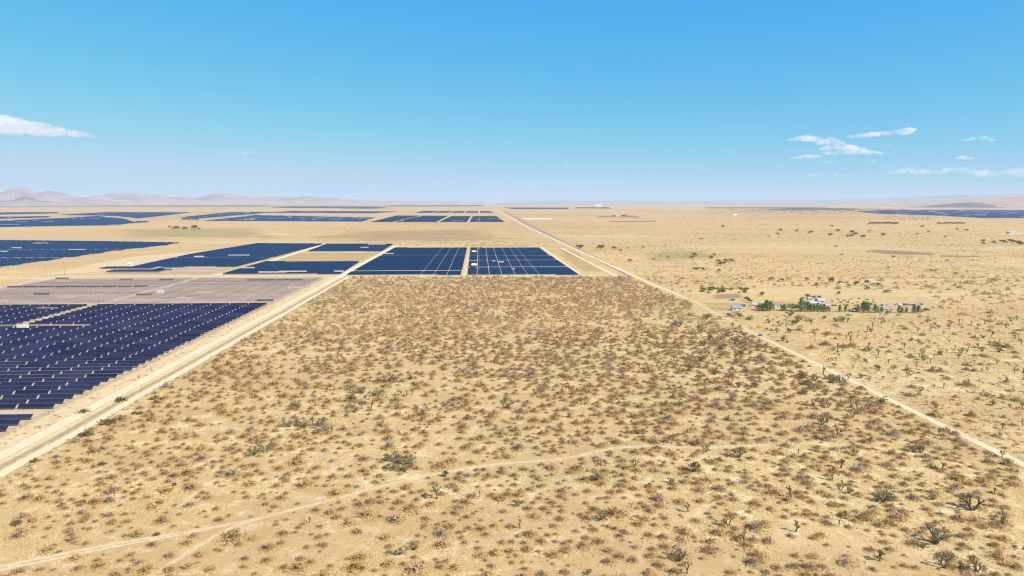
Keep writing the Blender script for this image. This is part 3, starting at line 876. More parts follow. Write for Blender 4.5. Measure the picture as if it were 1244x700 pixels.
def shrub_tris(r, R, h, n_t=90, n_l=80, n_s=150, big=1.0):
    """one desert shrub: twig fan, leafy shell, dry grass skirt -> (tris, material index)"""
    T = []; I = []
    lob = [(r.uniform(0, 6.28), r.uniform(0.75, 1.15)) for _ in range(5)]

    def rad(a):
        s_ = 0; wt = 0
        for b, k in lob:
            q = math.exp(-((math.cos(a - b) - 1) ** 2) * 2.5); s_ += q * k; wt += q
        return s_ / wt
    for _ in range(n_t):
        a = r.uniform(0, 6.283); e = r.uniform(0.08, 1.5); k = rad(a) * r.uniform(0.75, 1.08)
        tip = Vector((math.cos(a) * math.cos(e) * R * k, math.sin(a) * math.cos(e) * R * k, math.sin(e) * h * k))
        b0 = Vector((math.cos(a) * R * 0.22 * r.random(), math.sin(a) * R * 0.22 * r.random(), 0))
        side = Vector((-math.sin(a), math.cos(a), r.uniform(-.5, .5))) * R * r.uniform(0.04, 0.085)
        m_ = b0.lerp(tip, 0.6)
        T.append((b0, m_ + side, tip)); I.append(0)
    for _ in range(n_l):
        a = r.uniform(0, 6.283); e = math.asin(r.uniform(0.05, 1)); k = rad(a) * r.uniform(0.62, 1.02)
        c = Vector((math.cos(a) * math.cos(e) * R * k, math.sin(a) * math.cos(e) * R * k, math.sin(e) * h * k))
        s_ = R * r.uniform(0.07, 0.17) * big
        v = [c + Vector((r.gauss(0, s_), r.gauss(0, s_), r.gauss(0, s_ * 0.8))) for _ in range(3)]
        for p in v: p.z = max(0.0, p.z)
        T.append(v); I.append(0)
    for _ in range(n_s):
        a = r.uniform(0, 6.283); d = R * rad(a) * (0.65 + 1.1 * r.random() ** 1.4)
        b = Vector((math.cos(a) * d, math.sin(a) * d, 0))
        s_ = R * r.uniform(0.05, 0.12) * big
        tip = b + Vector((r.gauss(0, s_), r.gauss(0, s_), R * r.uniform(0.10, 0.26)))
        sd = Vector((r.gauss(0, 1), r.gauss(0, 1), 0)).normalized() * s_
        T.append((b - sd, b + sd, tip)); I.append(1)
    return np.array([[tuple(p) for p in t_] for t_ in T], np.float32), np.array(I, np.int32)


PR = random.Random(5)
PROTO = [shrub_tris(PR, 1.0, PR.uniform(0.75, 1.0)) for _ in range(12)]
PROTO_LO = [shrub_tris(PR, 1.0, PR.uniform(0.8, 1.05), 26, 44, 50, 1.45) for _ in range(8)]
SHR_ME = [bulk('desert_shrub', T, [(M_TWIG, M_TWIG, M_TWIGG, M_TWIGY)[q % 4], M_SKIRT], I) for q, (T, I) in enumerate(PROTO + PROTO[::-1])]
OLIVE_ME = [bulk('olive_shrub', *(lambda q: (q[0], [M_GSHRUB, M_SKIRT], q[1]))(shrub_tris(PR, 1.0, 0.8, 70, 120, 10))) for _ in range(3)]
GREEN_ME = [bulk('green_shrub', *(lambda q: (q[0], [M_GREEN, M_SKIRT], q[1]))(shrub_tris(PR, 1.0, 0.8, 40, 110, 8))) for _ in range(3)]


def joshua(r, h, splits, head, spread=0.55, n_leaf=30, stems=1):
    """joshua tree of height about h -> (bark MB, leaf triangle list)"""
    bark = MB(); leaves = []; tips = []

    def rosette(c, d, s_):
        for _ in range(n_leaf):
            v = Vector((r.gauss(0, 1), r.gauss(0, 1), r.gauss(0.15, 1))).normalized()
            v = (v + d * 0.45).normalized()
            sd = v.orthogonal().normalized()
            sd = (Matrix.Rotation(r.uniform(0, 6.28), 3, v) @ sd) * s_ * 0.13
            b = c + v * s_ * 0.12
            leaves.append((b - sd, b + sd, c + v * s_ * r.uniform(0.75, 1.1)))

    def grow(p, d, L, rad, k):
        q = p + d * L
        mid = p.lerp(q, 0.5) + Vector((r.gauss(0, .05), r.gauss(0, .05), 0)) * L
        bark.tube(p, mid, rad, rad * 0.88, 6); bark.tube(mid, q, rad * 0.88, rad * 0.78, 6)
        if L < h * 0.3 and k > 0: rosette(mid, d, head * 0.62)
        if k <= 0:
            rosette(q, d, head * r.uniform(0.85, 1.2)); rosette(q - d * head * 0.55, d, head * r.uniform(0.6, 0.8)); tips.append(q); return
        nb = 2 if r.random() < 0.6 else 3
        a0 = r.uniform(0, 6.28)
        for b in range(nb):
            a = a0 + b * 6.283 / nb + r.gauss(0, .35)
            o = d.orthogonal().normalized(); o = Matrix.Rotation(a, 3, d) @ o
            nd = (d + o * spread * r.uniform(0.7, 1.4) + Vector((0, 0, 0.22))).normalized()
            kk = k - 1 if r.random() < 0.85 else 0
            grow(q, nd, L * r.uniform(0.62, 0.95), rad * 0.74, kk)
    if splits == 0:
        grow(Vector(), Vector((r.gauss(0, .06), r.gauss(0, .06), 1)).normalized(), h * 0.82, h * 0.05, 0)
        for z in np.linspace(0.35, 0.75, 4): rosette(Vector((0, 0, h * z)), Vector((0, 0, 1)), head * 0.75)
    else:
        L0 = h * (0.42 if splits == 1 else 0.27)
        if stems > 1:
            for q in range(stems):
                a = q * 6.283 / stems + r.gauss(0, .4); t_ = r.uniform(0.25, 0.75)
                grow(Vector((math.cos(a) * .2, math.sin(a) * .2, 0)), Vector((math.cos(a) * t_, math.sin(a) * t_, 1)).normalized(), h * r.uniform(0.2, 0.36), h * 0.042, splits - r.choice((1, 1, 2)))
        else: grow(Vector(), Vector((r.gauss(0, .1), r.gauss(0, .1), 1)).normalized(), L0, h * 0.055, splits)
    return bark, leaves


def tri_np(L): return np.array([[tuple(p) for p in t_] for t_ in L], np.float32)


JR = random.Random(21)
JPROTO = {}
for key, (h, sp, head, spread, cnt) in {'big': (6.0, 4, 0.50, 0.62, 4), 'mid': (5.2, 3, 0.52, 0.62, 7), 'fork': (4.6, 2, 0.58, 0.6, 6), 'stem': (3.6, 0, 0.8, 0, 3), 'bush': (3.6, 3, 0.42, 0.8, 6)}.items():
    JPROTO[key] = []
    for _ in range(cnt):
        b, L = joshua(JR, h, sp, head, spread, 30, {'big': 5, 'mid': JR.choice((1, 2, 3)), 'bush': 5}.get(key, 1))
        zmax = max(max(p.z for p in t_) for t_ in L)
        tr = tri_np(L) / zmax
        b.v = [(x / zmax, y / zmax, z / zmax) for x, y, z in b.v]
        tm = b.mesh('trunk', [M_YBARK]); cm = bulk('crown', tr, [M_YUCCA], np.zeros(len(tr)))
        # merged one-mesh version for the small ones
        jm = MB(); jm.add(b.v, b.f, 0)
        jm.add([tuple(map(float, p)) for t_ in tr for p in t_], [(i_ * 3, i_ * 3 + 1, i_ * 3 + 2) for i_ in range(len(tr))], 1)
        jme = jm.mesh('joshua_tree', [M_YBARK, M_YUCCA])
        JPROTO[key].append((tm, cm, jme, tr, b))

NJ = 0
LANDMARK = []


def jtree(px, py, hp, key, label, group=None, parts=True, short=None):
    global NJ
    X, Y = g(px, py); hgt = hp * mpp(px, py) * 0.98
    tm, cm, jme, tr, b = JR.choice(JPROTO[key])
    rz = JR.uniform(0, 6.28)
    sc_ = (hgt * JR.uniform(0.9, 1.1), hgt * JR.uniform(0.9, 1.1), hgt)
    if parts:
        o = link('joshua_tree', None, loc=(X, Y, 0), rz=rz, sc=sc_)
        link('trunk', tm, o); link('crown', cm, o)
    else:
        o = link('joshua_tree', jme, loc=(X, Y, 0), rz=rz, sc=sc_)
    tag(o, label, 'joshua tree', group); NJ += 1
    if short: LANDMARK.append((X, Y, short))
    return o


J = [
    (1137, 661, 27, 'big', 'largest many headed joshua tree near the lower right corner, dense dark crown', 'the largest joshua tree at lower right'),
    (1069, 682, 17, 'fork', 'slim lone joshua tree with a single green head and clear shadow', 'the slim lone joshua tree'),
    (1147, 690, 19, 'mid', 'spreading joshua tree below the largest one, close to the bottom edge', 'the spreading joshua tree below it'),
    (1168, 692, 11, 'bush', 'low joshua clump between the spreading tree and the corner tree', None),
    (1187, 694, 17, 'bush', 'crooked leaning joshua tree closest to the bottom right corner', 'the crooked corner joshua tree'),
    (1181, 620, 21, 'mid', 'tall leafy joshua tree with rounded crown left of the right edge tree', 'the tall rounded joshua tree'),
    (1218, 636, 20, 'mid', 'open branched joshua tree nearest the right picture edge', 'the right edge joshua tree'),
    (1243, 668, 14, 'fork', 'joshua tree cut by the right picture edge above the corner', None),
    (1066, 609, 9, 'bush', 'left stem of the wide low joshua thicket above the slim lone tree', None),
    (1073, 610, 11, 'bush', 'middle stem of the wide low joshua thicket above the slim lone tree', 'the wide joshua thicket'),
    (1080, 609, 11, 'bush', 'right stem of the wide low joshua thicket above the slim lone tree', None),
    (1022, 596, 13, 'mid', 'green joshua tree, left of the bright pair above the thicket', 'the bright joshua pair'),
    (1031, 599, 9, 'bush', 'low green joshua clump, right of the bright pair above the thicket', None),
    (1011, 583, 14, 'fork', 'upright forked joshua tree just above the bright pair', None),
    (1022, 569, 13, 'mid', 'joshua tree right of the upright forked one', None),
    (1133, 607, 8, 'bush', 'small sprawling joshua clump left of the tall rounded tree', None),
    (1208, 600, 9, 'fork', 'small green joshua tree up from the right edge tree', None),
    (961, 604, 15, 'fork', 'thin grey joshua tree with two dry arms, left of the bright pair', 'the thin dry joshua tree'),
    (967, 646, 16, 'fork', 'thin joshua tree rising behind a dark shrub at lower right of centre', None),
    (1019, 640, 10, 'stem', 'tiny pale joshua stem with long shadow above the slim lone tree', None),
    (1144, 571, 12, 'fork', 'forked joshua tree standing in open ground left of the road end', None),
    (1130, 568, 6, 'bush', 'tiny joshua clump left of the forked tree near the road', None),
    (1109, 549, 10, 'bush', 'left joshua stem of the pair of bare stems below the road', None),
    (1119, 550, 10, 'bush', 'right joshua stem of the pair of bare stems below the road', None),
    (1160, 547, 8, 'fork', 'small joshua tree between the bare stems and the road', None),
    (1217, 556, 9, 'fork', 'small joshua tree on the near edge of the pale dirt road', 'the joshua tree at the road edge'),
    (1215, 529, 5, 'bush', 'small dark joshua clump on the far side of the road near the right edge', None),
    (1236, 576, 8, 'stem', 'joshua stem just below the road at the right edge', None),
    (1140, 528, 10, 'mid', 'dark joshua tree with shadow just left of the road', None),
    (1038, 552, 8, 'mid', 'round dark joshua tree with a shadow stretching left', None),
    (1057, 539, 10, 'fork', 'joshua tree with grey shrub at its left, below the middle of the road', None),
    (1018, 527, 9, 'mid', 'joshua tree left of centre in the right hand scrub', None),
    (992, 534, 6, 'bush', 'low dark joshua clump in the right hand scrub', None),
    (970, 552, 8, 'stem', 'pale joshua stem in the right hand scrub', None),
    (898, 556, 13, 'bush', 'bright green bushy joshua tree at the end of the sandy track', 'the bright green joshua tree at the track end'),
    (770, 568, 12, 'mid', 'compact green joshua tree under the bend of the sandy track', 'the compact joshua tree under the track bend'),
    (858, 549, 11, 'mid', 'dark joshua tree standing on the sandy track', 'the dark joshua tree on the track'),
    (816, 539, 13, 'mid', 'dark joshua tree with long shadow above the sandy track', 'the dark joshua tree above the track'),
    (843, 573, 14, 'bush', 'loose pale joshua cluster below the dark tree on the track', None),
    (816, 588, 8, 'bush', 'low grey joshua clump below the compact green tree', None),
    (830, 588, 7, 'stem', 'thin joshua stem right of the low grey clump', None),
    (735, 566, 8, 'fork', 'small forked joshua tree left of the compact green one', None),
    (723, 584, 8, 'bush', 'leaning small joshua tree with dry branches', None),
    (836, 622, 13, 'mid', 'joshua tree growing out of a brown shrub in the middle of the lower scrub', None),
    (885, 638, 17, 'mid', 'tall joshua tree behind a wide shrub at lower right of centre', 'the tall joshua tree at lower right of centre'),
    (905, 660, 15, 'fork', 'sparse joshua tree with bare arms right of the tall one', None),
    (826, 682, 18, 'big', 'dense joshua tree with dark shadow near the bottom, right of centre', 'the dense joshua tree near the bottom'),
    (835, 697, 16, 'mid', 'joshua tree at the bottom edge in front of the dense one', None),
    (714, 698, 9, 'bush', 'green joshua clump cut by the bottom edge', None),
    (731, 631, 12, 'bush', 'dry looking joshua tree in the middle of the lower scrub', None),
    (767, 617, 7, 'fork', 'small bright joshua tree with a level shadow', None),
    (632, 642, 13, 'fork', 'joshua tree among shrubs at lower centre', 'the lower centre joshua tree'),
    (629, 615, 10, 'bush', 'olive joshua clump above the lower centre tree', None),
    (531, 606, 19, 'mid', 'dark many armed joshua tree just below the sandy track', 'the many armed joshua tree below the track'),
    (541, 579, 9, 'bush', 'joshua clump on the near side of the sandy track', None),
    (583, 604, 9, 'stem', 'thin joshua stem right of the many armed tree', None),
    (376, 635, 9, 'fork', 'small joshua tree alone below the track at lower left', None),
    (503, 668, 11, 'bush', 'tangled joshua clump near the bottom, left of centre', None),
    (486, 674, 10, 'bush', 'pale joshua clump near the bottom, left of the tangled one', None),
    (604, 674, 7, 'fork', 'tiny joshua tree near the bottom at centre', None),
]
for x, y, hp, k, lab, short in J: jtree(x, y, hp, k, lab, None, True, short)


def jgroup(pts, hp, keys, label, group, parts=True):
    for x, y in pts: jtree(x, y, hp * JR.uniform(0.8, 1.2), JR.choice(keys), label, group, parts)


jgroup([(345, 517), (352, 519), (362, 517), (380, 514), (385, 521), (395, 524), (403, 525), (391, 516), (370, 520), (358, 497), (352, 499), (363, 496)], 10, ['mid', 'bush'], 'grey green joshua tree in the loose grove on the left, above the sandy track', 'joshua grove on the left')
jgroup([(421, 501), (431, 501), (440, 497), (451, 496), (428, 487), (424, 473), (441, 478), (455, 481), (463, 480), (475, 464), (468, 465), (482, 464), (485, 480), (494, 482), (501, 480), (447, 486), (425, 492), (499, 461)], 9, ['mid', 'bush', 'fork'], 'slender joshua tree in the scattered stand left of centre', 'joshua stand left of centre')
jgroup([(303, 552), (309, 553), (320, 551), (325, 550), (332, 545), (315, 547)], 11, ['mid', 'bush'], 'joshua tree in the small clump between the left road and the track', 'joshua clump near the left road')
jgroup([(475, 572), (483, 573), (492, 573), (500, 568), (486, 563), (497, 563), (471, 560)], 12, ['bush', 'mid'], 'joshua tree in the tight clump above the sandy track, left of centre', 'joshua clump above the track')
jgroup([(611, 496), (618, 497), (622, 491), (614, 489), (651, 479), (657, 478), (692, 446), (706, 492), (712, 490), (777, 447), (781, 527), (775, 527), (650, 440)], 8, ['bush', 'mid', 'fork'], 'small joshua tree scattered in the dense brown scrub at centre', 'joshua trees in the central scrub')
jgroup([(1010, 465), (1021, 464), (985, 472), (976, 459), (988, 494), (1003, 480), (1006, 495), (1035, 496), (1041, 496), (1068, 498), (999, 516), (1005, 514), (1030, 462), (990, 463), (967, 449), (981, 468), (1000, 455), (1071, 490), (1036, 507), (978, 479)], 10, ['mid', 'bush'], 'dark joshua tree in the grove along the near side of the dirt road', 'joshua grove beside the road')
jgroup([(859, 432), (851, 439), (845, 441), (884, 409), (893, 417), (899, 419), (862, 414), (855, 420), (825, 397), (819, 397), (850, 402), (886, 432), (893, 440), (900, 432), (911, 431), (866, 440), (899, 402), (921, 423), (905, 410), (876, 425), (817, 440), (824, 452), (838, 450), (869, 455), (886, 468), (897, 471), (917, 470), (890, 399), (893, 384), (911, 389), (960, 384), (947, 396), (969, 391), (850, 462), (811, 455), (858, 388)], 8, ['mid', 'bush'], 'small dark joshua tree in the scrub below the homestead, near the road', 'joshua trees below the homestead')


def road_x(py): return float(np.interp(py, [246, 275, 289.5, 326, 345, 366, 381, 410, 446, 485, 524, 565], [582, 640, 670, 750, 790, 840, 870, 925, 1000, 1080, 1160, 1244]))


pts = []
while len(pts) < 122:
    y = 388 + 140 * JR.random() ** 1.3; x = JR.uniform(930, 1250)
    if x < road_x(y) + 14: continue
    if y > 455 and JR.random() < 0.55: continue
    pts.append((x, y))
for x, y in pts:
    jtree(x, y, JR.uniform(4, 8.5) * (0.9 + 0.25 * (y - 390) / 130), JR.choice(['fork', 'stem', 'bush', 'mid']), 'small dark joshua tree on the open plain right of the pale dirt road', 'joshua trees on the right plain', False)

# ------------------------------------------------------------------ shrub field


def density(x, y, px, py):
    """shrubs per square metre as the scrub changes over the plain"""
    n = noise.noise(Vector((x * 0.012, y * 0.012, 0.3)))
    if px > road_x(py) + 3: d = 0.0038
    else:
        cen = math.exp(-((px - 650) / 260) ** 2) * math.exp(-((py - 400) / 85) ** 2)
        d = 0.064 * (1.0 if y < 260 else max(0.6, 1 - (y - 260) / 450)) * (1 + 0.65 * cen)
        if px < 420: d *= 0.5 + 0.5 * max(0.0, min(1.0, (px - 150) / 270)) if py < 560 else 0.8
    n2_ = noise.noise(Vector((x * 0.045, y * 0.045, 4.3)))
    return max(0.0006, d * max(0.12, 1 + 0.8 * n + 0.9 * n2_))


shr = []          # (size on screen, X, Y, R)
XR, YR0, YR1 = 700, 72, 960
N = 170000
cx = rng.uniform(-260, XR, N); cyy = rng.uniform(YR0, YR1, N); keep = rng.uniform(0, 1, N)
area = (260 + XR) * (YR1 - YR0) / N
# trail clearance
trail = [g(x, y) for x, y in ((165, 712), (225, 674), (280, 638), (330, 626), (400, 608), (460, 592), (530, 575), (600, 563), (650, 561), (690, 558), (735, 546), (775, 541), (850, 545), (935, 541))]
trail2 = [g(x, y) for x, y in ((-10, 692), (60, 678), (130, 663), (210, 652), (285, 635))]


def seg_d(p, L):
    best = 1e9
    for a, b in zip(L[:-1], L[1:]):
        ax, ay = a; bx, by = b
        t_ = max(0, min(1, ((p[0] - ax) * (bx - ax) + (p[1] - ay) * (by - ay)) / ((bx - ax) ** 2 + (by - ay) ** 2)))
        best = min(best, math.hypot(p[0] - ax - t_ * (bx - ax), p[1] - ay - t_ * (by - ay)))
    return best


def project(x, y, z=0.0):
    v = Vector((x, y, z)) - EYE
    d = v.dot(Fv)
    return 622 + FPX * v.dot(Rv) / d, 350 - FPX * v.dot(Uv) / d, d


grid = {}


def free(x, y, R):
    kx, ky = int(x // 4), int(y // 4)
    for i_ in range(kx - 1, kx + 2):
        for j_ in range(ky - 1, ky + 2):
            for (a, b, q) in grid.get((i_, j_), ()):
                if math.hypot(a - x, b - y) < (R + q) * 1.0: return False
    grid.setdefault((kx, ky), []).append((x, y, R)); return True


for x, y, u in zip(cx, cyy, keep):
    px, py, d = project(x, y)
    if px < -160 or px > 1404 or py > 960 or py < 336.5: continue
    if x < -172 + 3 * noise.noise(Vector((0, y * 0.1, 0))): continue
    if 840 < px < 1125 and 352 < py < 384: continue
    if abs(px - road_x(py)) < 8: continue
    if u > density(x, y, px, py) * area: continue
    R = float(np.clip(rng.lognormal(0.42, 0.36), 0.5, 3.0) * (0.5 if rng.random() < 0.28 else 1.0) * (1 + 0.25 * max(0, min(1, (y - 250) / 200))))
    if px > road_x(py): R *= 0.95
    if seg_d((x, y), trail) < R * 0.6 + 1.6 or seg_d((x, y), trail2) < R * 0.6 + 2.0: continue
    if not free(x, y, R): continue
    shr.append((R / d if -10 < px < 1254 and py < 706 else 0, x, y, R, px, py))
shr.sort(reverse=True)
NI = 285
inst = {}
for k, (s_, x, y, R, px, py) in enumerate(shr[:NI]):
    o = link('desert_shrub', SHR_ME[random.randrange(len(SHR_ME))], loc=(x, y, -0.02), rz=random.uniform(0, 6.28), sc=(R * random.uniform(0.85, 1.25), R * random.uniform(0.85, 1.15), R * random.uniform(0.85, 1.15)))
    if seg_d((x, y), trail) < 5:
        lab, gr = 'brown desert shrub with ochre grass fringe beside the winding sandy track', 'shrubs beside the sandy track'
    elif px < 330:
        lab, gr = 'greyish brown desert shrub in the thin scrub at lower left', 'shrubs at lower left'
    elif px < 680:
        lab, gr = 'brown desert shrub with ochre fringe in the thick scrub at lower centre', 'shrubs at lower centre'
    elif py < 600:
        lab, gr = 'purplish brown desert shrub between the sandy track and the dirt road', 'shrubs between track and road'
    else:
        lab, gr = 'purplish brown desert shrub among the joshua trees at lower right', 'shrubs at lower right'
    tag(o, lab, 'shrub', gr); inst[o.name] = (x, y, o)
used = set()
for X, Y, short in LANDMARK:
    best = min((v for v in inst.values() if v[2].name not in used), key=lambda v: math.hypot(v[0] - X, v[1] - Y), default=None)
    if best and math.hypot(best[0] - X, best[1] - Y) < 12:
        used.add(best[2].name)
        side = 'right of' if best[0] > X + 1 else 'left of' if best[0] < X - 1 else 'in front of' if best[1] < Y else 'behind'
        best[2]['label'] = ('brown shrub closest to ' + short + ', ' + side.replace(' of', '') if side.endswith('of') else 'brown shrub closest to ' + short + ', ' + side)
        del best[2]['group']
# the rest, and the farther scrub, as one mass
Tl, Il = [], []


VR = random.Random(77)


def put(T, I, x, y, sx, sy, sz, a, vary=False):
    c_, s_ = math.cos(a), math.sin(a)
    P = T * np.array((sx, sy, sz), np.float32)
    Q = np.empty_like(P)
    Q[..., 0] = P[..., 0] * c_ - P[..., 1] * s_ + x
    Q[..., 1] = P[..., 0] * s_ + P[..., 1] * c_ + y
    Q[..., 2] = P[..., 2]
    if vary and VR.random() < 0.4: I = np.where(I == 0, VR.choice((2, 2, 3)), I)
    Tl.append(Q); Il.append(I)


for k, (s_, x, y, R, px, py) in enumerate(shr[NI:]):
    T, I = (PROTO[k % 12] if y < 520 else PROTO_LO[k % 8])
    put(T, I, x, y, R * random.uniform(0.85, 1.25), R * random.uniform(0.85, 1.2), R * random.uniform(0.8, 1.15) * (1.0 if y < 280 else 1.3), random.uniform(0, 6.28), True)
for _ in range(900):                  # tufts along the rough edges of the left road
    y = random.uniform(150, YJ); x = random.choice((random.gauss(-207, 2.2), random.gauss(-199, 3), random.gauss(-172.5, 1.4), random.gauss(-172.5, 1.4)))
    T, I = PROTO_LO[random.randrange(8)]; R = random.uniform(0.3, 0.8)
    put(T, I, x, y, R, R, R, random.uniform(0, 6.28))
for k in range(2200):                 # low tufts of the plain right of the road
    py = 370 + 200 * random.random() ** 1.3; px = random.uniform(850, 1260)
    if px < road_x(py) + 8: continue
    x, y = g(px, py); T, I = PROTO_LO[random.randrange(8)]; R = random.uniform(0.35, 0.8)
    put(T, I, x, y, R * 1.3, R * 1.3, R * 0.8, random.uniform(0, 6.28))
PROTO_XL = [shrub_tris(PR, 1.0, PR.uniform(0.5, 0.8), 10, 16, 12, 2.2) for _ in range(6)]
for k in range(15000):
    px = random.uniform(560, 1262); py = 247 + 4.5 * 10 ** random.uniform(0.35, 1.36)
    if px < road_x(py) + 4 + 0.05 * (py - 246) or (845 < px < 1120 and 355 < py < 382): continue
    x, y = g(px, py)
    if noise.noise(Vector((x * 0.0022, y * 0.0045, 1.7))) + 0.5 * noise.noise(Vector((x * 0.012, y * 0.02, 8.7))) < -0.12: continue
    T, I = PROTO_XL[k % 6]; R = random.uniform(0.7, 1.5) * (1 + y / 5000)
    put(T, I, x, y, R * 1.3, R * 1.3, R * 0.8, random.uniform(0, 6.28), True)
# farther scrub beyond the cross road
for _ in range(5200):
    px = random.uniform(150, 1260); py = random.choice((random.uniform(276, 299), random.uniform(276, 299), random.uniform(284, 345)))
    if px > road_x(max(345, py)) - 30 - 1.9 * max(0, 345 - py) and py < 345:
        if random.random() < 0.78: continue
    elif py > 299: continue
    elif px < 380 and random.random() < 0.7: continue
    x, y = g(px, py); R = random.uniform(0.9, 2.0)
    T, I = PROTO_LO[random.randrange(8)]
    put(T, I, x, y, R, R, R, random.uniform(0, 6.28))
tag(link('desert_scrub', bulk('desert_scrub', np.concatenate(Tl), [M_TWIG, M_SKIRT, M_TWIGG, M_TWIGY], np.concatenate(Il))), 'thousands of small brown shrubs covering the plain beyond the foreground', 'scrub', None, 'stuff')

# dry grass tufts of the foreground
n = 110000
x = rng.uniform(-175, 480, n); y = 110 + 480 * rng.uniform(0, 1, n) ** 1.35
vx = np.array([noise.noise(Vector((a * 0.06, b * 0.06, 5.0))) for a, b in zip(x, y)])
ok = (vx > -0.12) & (np.abs(x) < y * 0.85 + 30)
x, y = x[ok], y[ok]
near_tr = np.array([min(seg_d((a, b), trail), seg_d((a, b), trail2)) < 1.7 for a, b in zip(x, y)])
x, y = x[~near_tr], y[~near_tr]
n = len(x); B = 3
cx_ = np.repeat(x, B) + rng.normal(0, 0.16, n * B); cy_ = np.repeat(y, B) + rng.normal(0, 0.16, n * B)
an = rng.uniform(0, 6.28, n * B); wd = rng.uniform(0.06, 0.2, n * B); ht = rng.uniform(0.12, 0.42, n * B)
T = np.zeros((n * B, 3, 3), np.float32)
T[:, 0, 0] = cx_ - np.cos(an) * wd; T[:, 0, 1] = cy_ - np.sin(an) * wd
T[:, 1, 0] = cx_ + np.cos(an) * wd; T[:, 1, 1] = cy_ + np.sin(an) * wd
T[:, 2, 0] = cx_ + rng.normal(0, 0.12, n * B); T[:, 2, 1] = cy_ + rng.normal(0, 0.12, n * B); T[:, 2, 2] = ht
tag(link('dry_grass', bulk('dry_grass', T, [M_SKIRT, M_TWIG, M_GRASS], rng.choice([0, 0, 1, 2], n * B))), 'straw coloured dry grass between the foreground shrubs', 'grass', None, 'stuff')

# olive and green shrubs that stand out
for x, y, r_ in ((132, 515, 12), (102, 501, 8), (170, 503, 5), (163, 503, 4), (105, 529, 11), (188, 485, 7), (42, 561, 7), (100, 611, 6), (20, 637, 8), (147, 487, 9), (190, 650, 5), (124, 565, 6), (183, 506, 6)):
    X, Y = g(x, y); R = r_ * mpp(x, y)
    o = link('olive_shrub', OLIVE_ME[int(x) % 3], loc=(X, Y, 0), rz=x, sc=(R, R, R * 0.85))
    tag(o, 'wide olive green shrub nearest the left dirt road' if x == 132 else 'rounded olive green shrub in the thin scrub beside the left road', 'shrub', None if x == 132 else 'olive shrubs near the left road')
gs = random.Random(8)
for k in range(34):
    x = gs.uniform(848, 908); y = gs.uniform(350.5, 356.5)
    X, Y = g(x, y); R = gs.uniform(2.0, 3.6)
    tag(link('green_shrub', GREEN_ME[k % 3], loc=(X, Y, 0), rz=k, sc=R), 'bright green shrub in the watered patch behind the homestead', 'shrub', 'green shrubs of the watered patch')
for k in range(26):
    x = gs.uniform(1010, 1062); y = gs.uniform(363, 372)
    X, Y = g(x, y); R = gs.uniform(1.0, 2.2)
    tag(link('green_shrub', GREEN_ME[k % 3], loc=(X, Y, 0), rz=k, sc=R), 'low green shrub in the yard behind the row of conifers', 'shrub', 'green shrubs of the homestead yard')

# ------------------------------------------------------------------ homestead trees


def crown_tris(r, kind):
    L = []
    n = 520
    for _ in range(n):
        if kind == 'pine':
            z = r.random() ** 0.8; rr = (1 - z) ** 0.75 * 0.27 * (0.75 + 0.4 * math.sin(z * 23 + r.random())) + 0.03
            a = r.uniform(0, 6.283); q = rr * math.sqrt(r.uniform(0.25, 1))
            c = Vector((math.cos(a) * q, math.sin(a) * q, 0.12 + z * 0.86))
        else:
            k = r.randrange(9); rr_ = random.Random(k * 7 + n)
            cc = Vector((rr_.gauss(0, .2), rr_.gauss(0, .2), rr_.uniform(0.35, 0.78)))
            v = Vector((r.gauss(0, 1), r.gauss(0, 1), r.gauss(0, 1))).normalized() * 0.2 * r.uniform(0.6, 1.05)
            c = cc + v
        s_ = 0.045
        L.append(tuple(c + Vector((r.gauss(0, s_), r.gauss(0, s_), r.gauss(0, s_))) for _ in range(3)))
    return tri_np(L)


def trunk_mb(r, top=0.8, rad=0.03):
    m = MB(); m.tube((0, 0, 0), (0, 0, top * 0.5), rad, rad * 0.7, 6); m.tube((0, 0, top * 0.5), (0, 0, top), rad * 0.7, rad * 0.2, 6)
    for _ in range(5):
        z = r.uniform(0.25, top * 0.8); a = r.uniform(0, 6.28)
        m.tube((0, 0, z), (math.cos(a) * 0.18, math.sin(a) * 0.18, z + 0.12), rad * 0.4, rad * 0.12, 4)
    return m


TR = random.Random(3)
TREES = {}
for kind, mat in (('pine', M_PINE), ('round', M_PINE), ('dark', M_DARKT)):
    TREES[kind] = []
    for _ in range(3):
        ct = crown_tris(TR, 'pine' if kind == 'pine' else 'round')
        TREES[kind].append((trunk_mb(TR).mesh('trunk', [M_TRUNK]), bulk('crown', ct, [mat], np.zeros(len(ct)))))


def tree(name, px, py, hp, kind, label, group, wide=1.0, cat='tree'):
    X, Y = g(px, py); hgt = hp * mpp(px, py) * 1.05
    o = link(name, None, loc=(X, Y, 0), rz=TR.uniform(0, 6.28), sc=(hgt * wide, hgt * wide, hgt))
    a, b = TR.choice(TREES[kind])
    link('trunk', a, o); link('crown', b, o)
    return tag(o, label, cat, group)


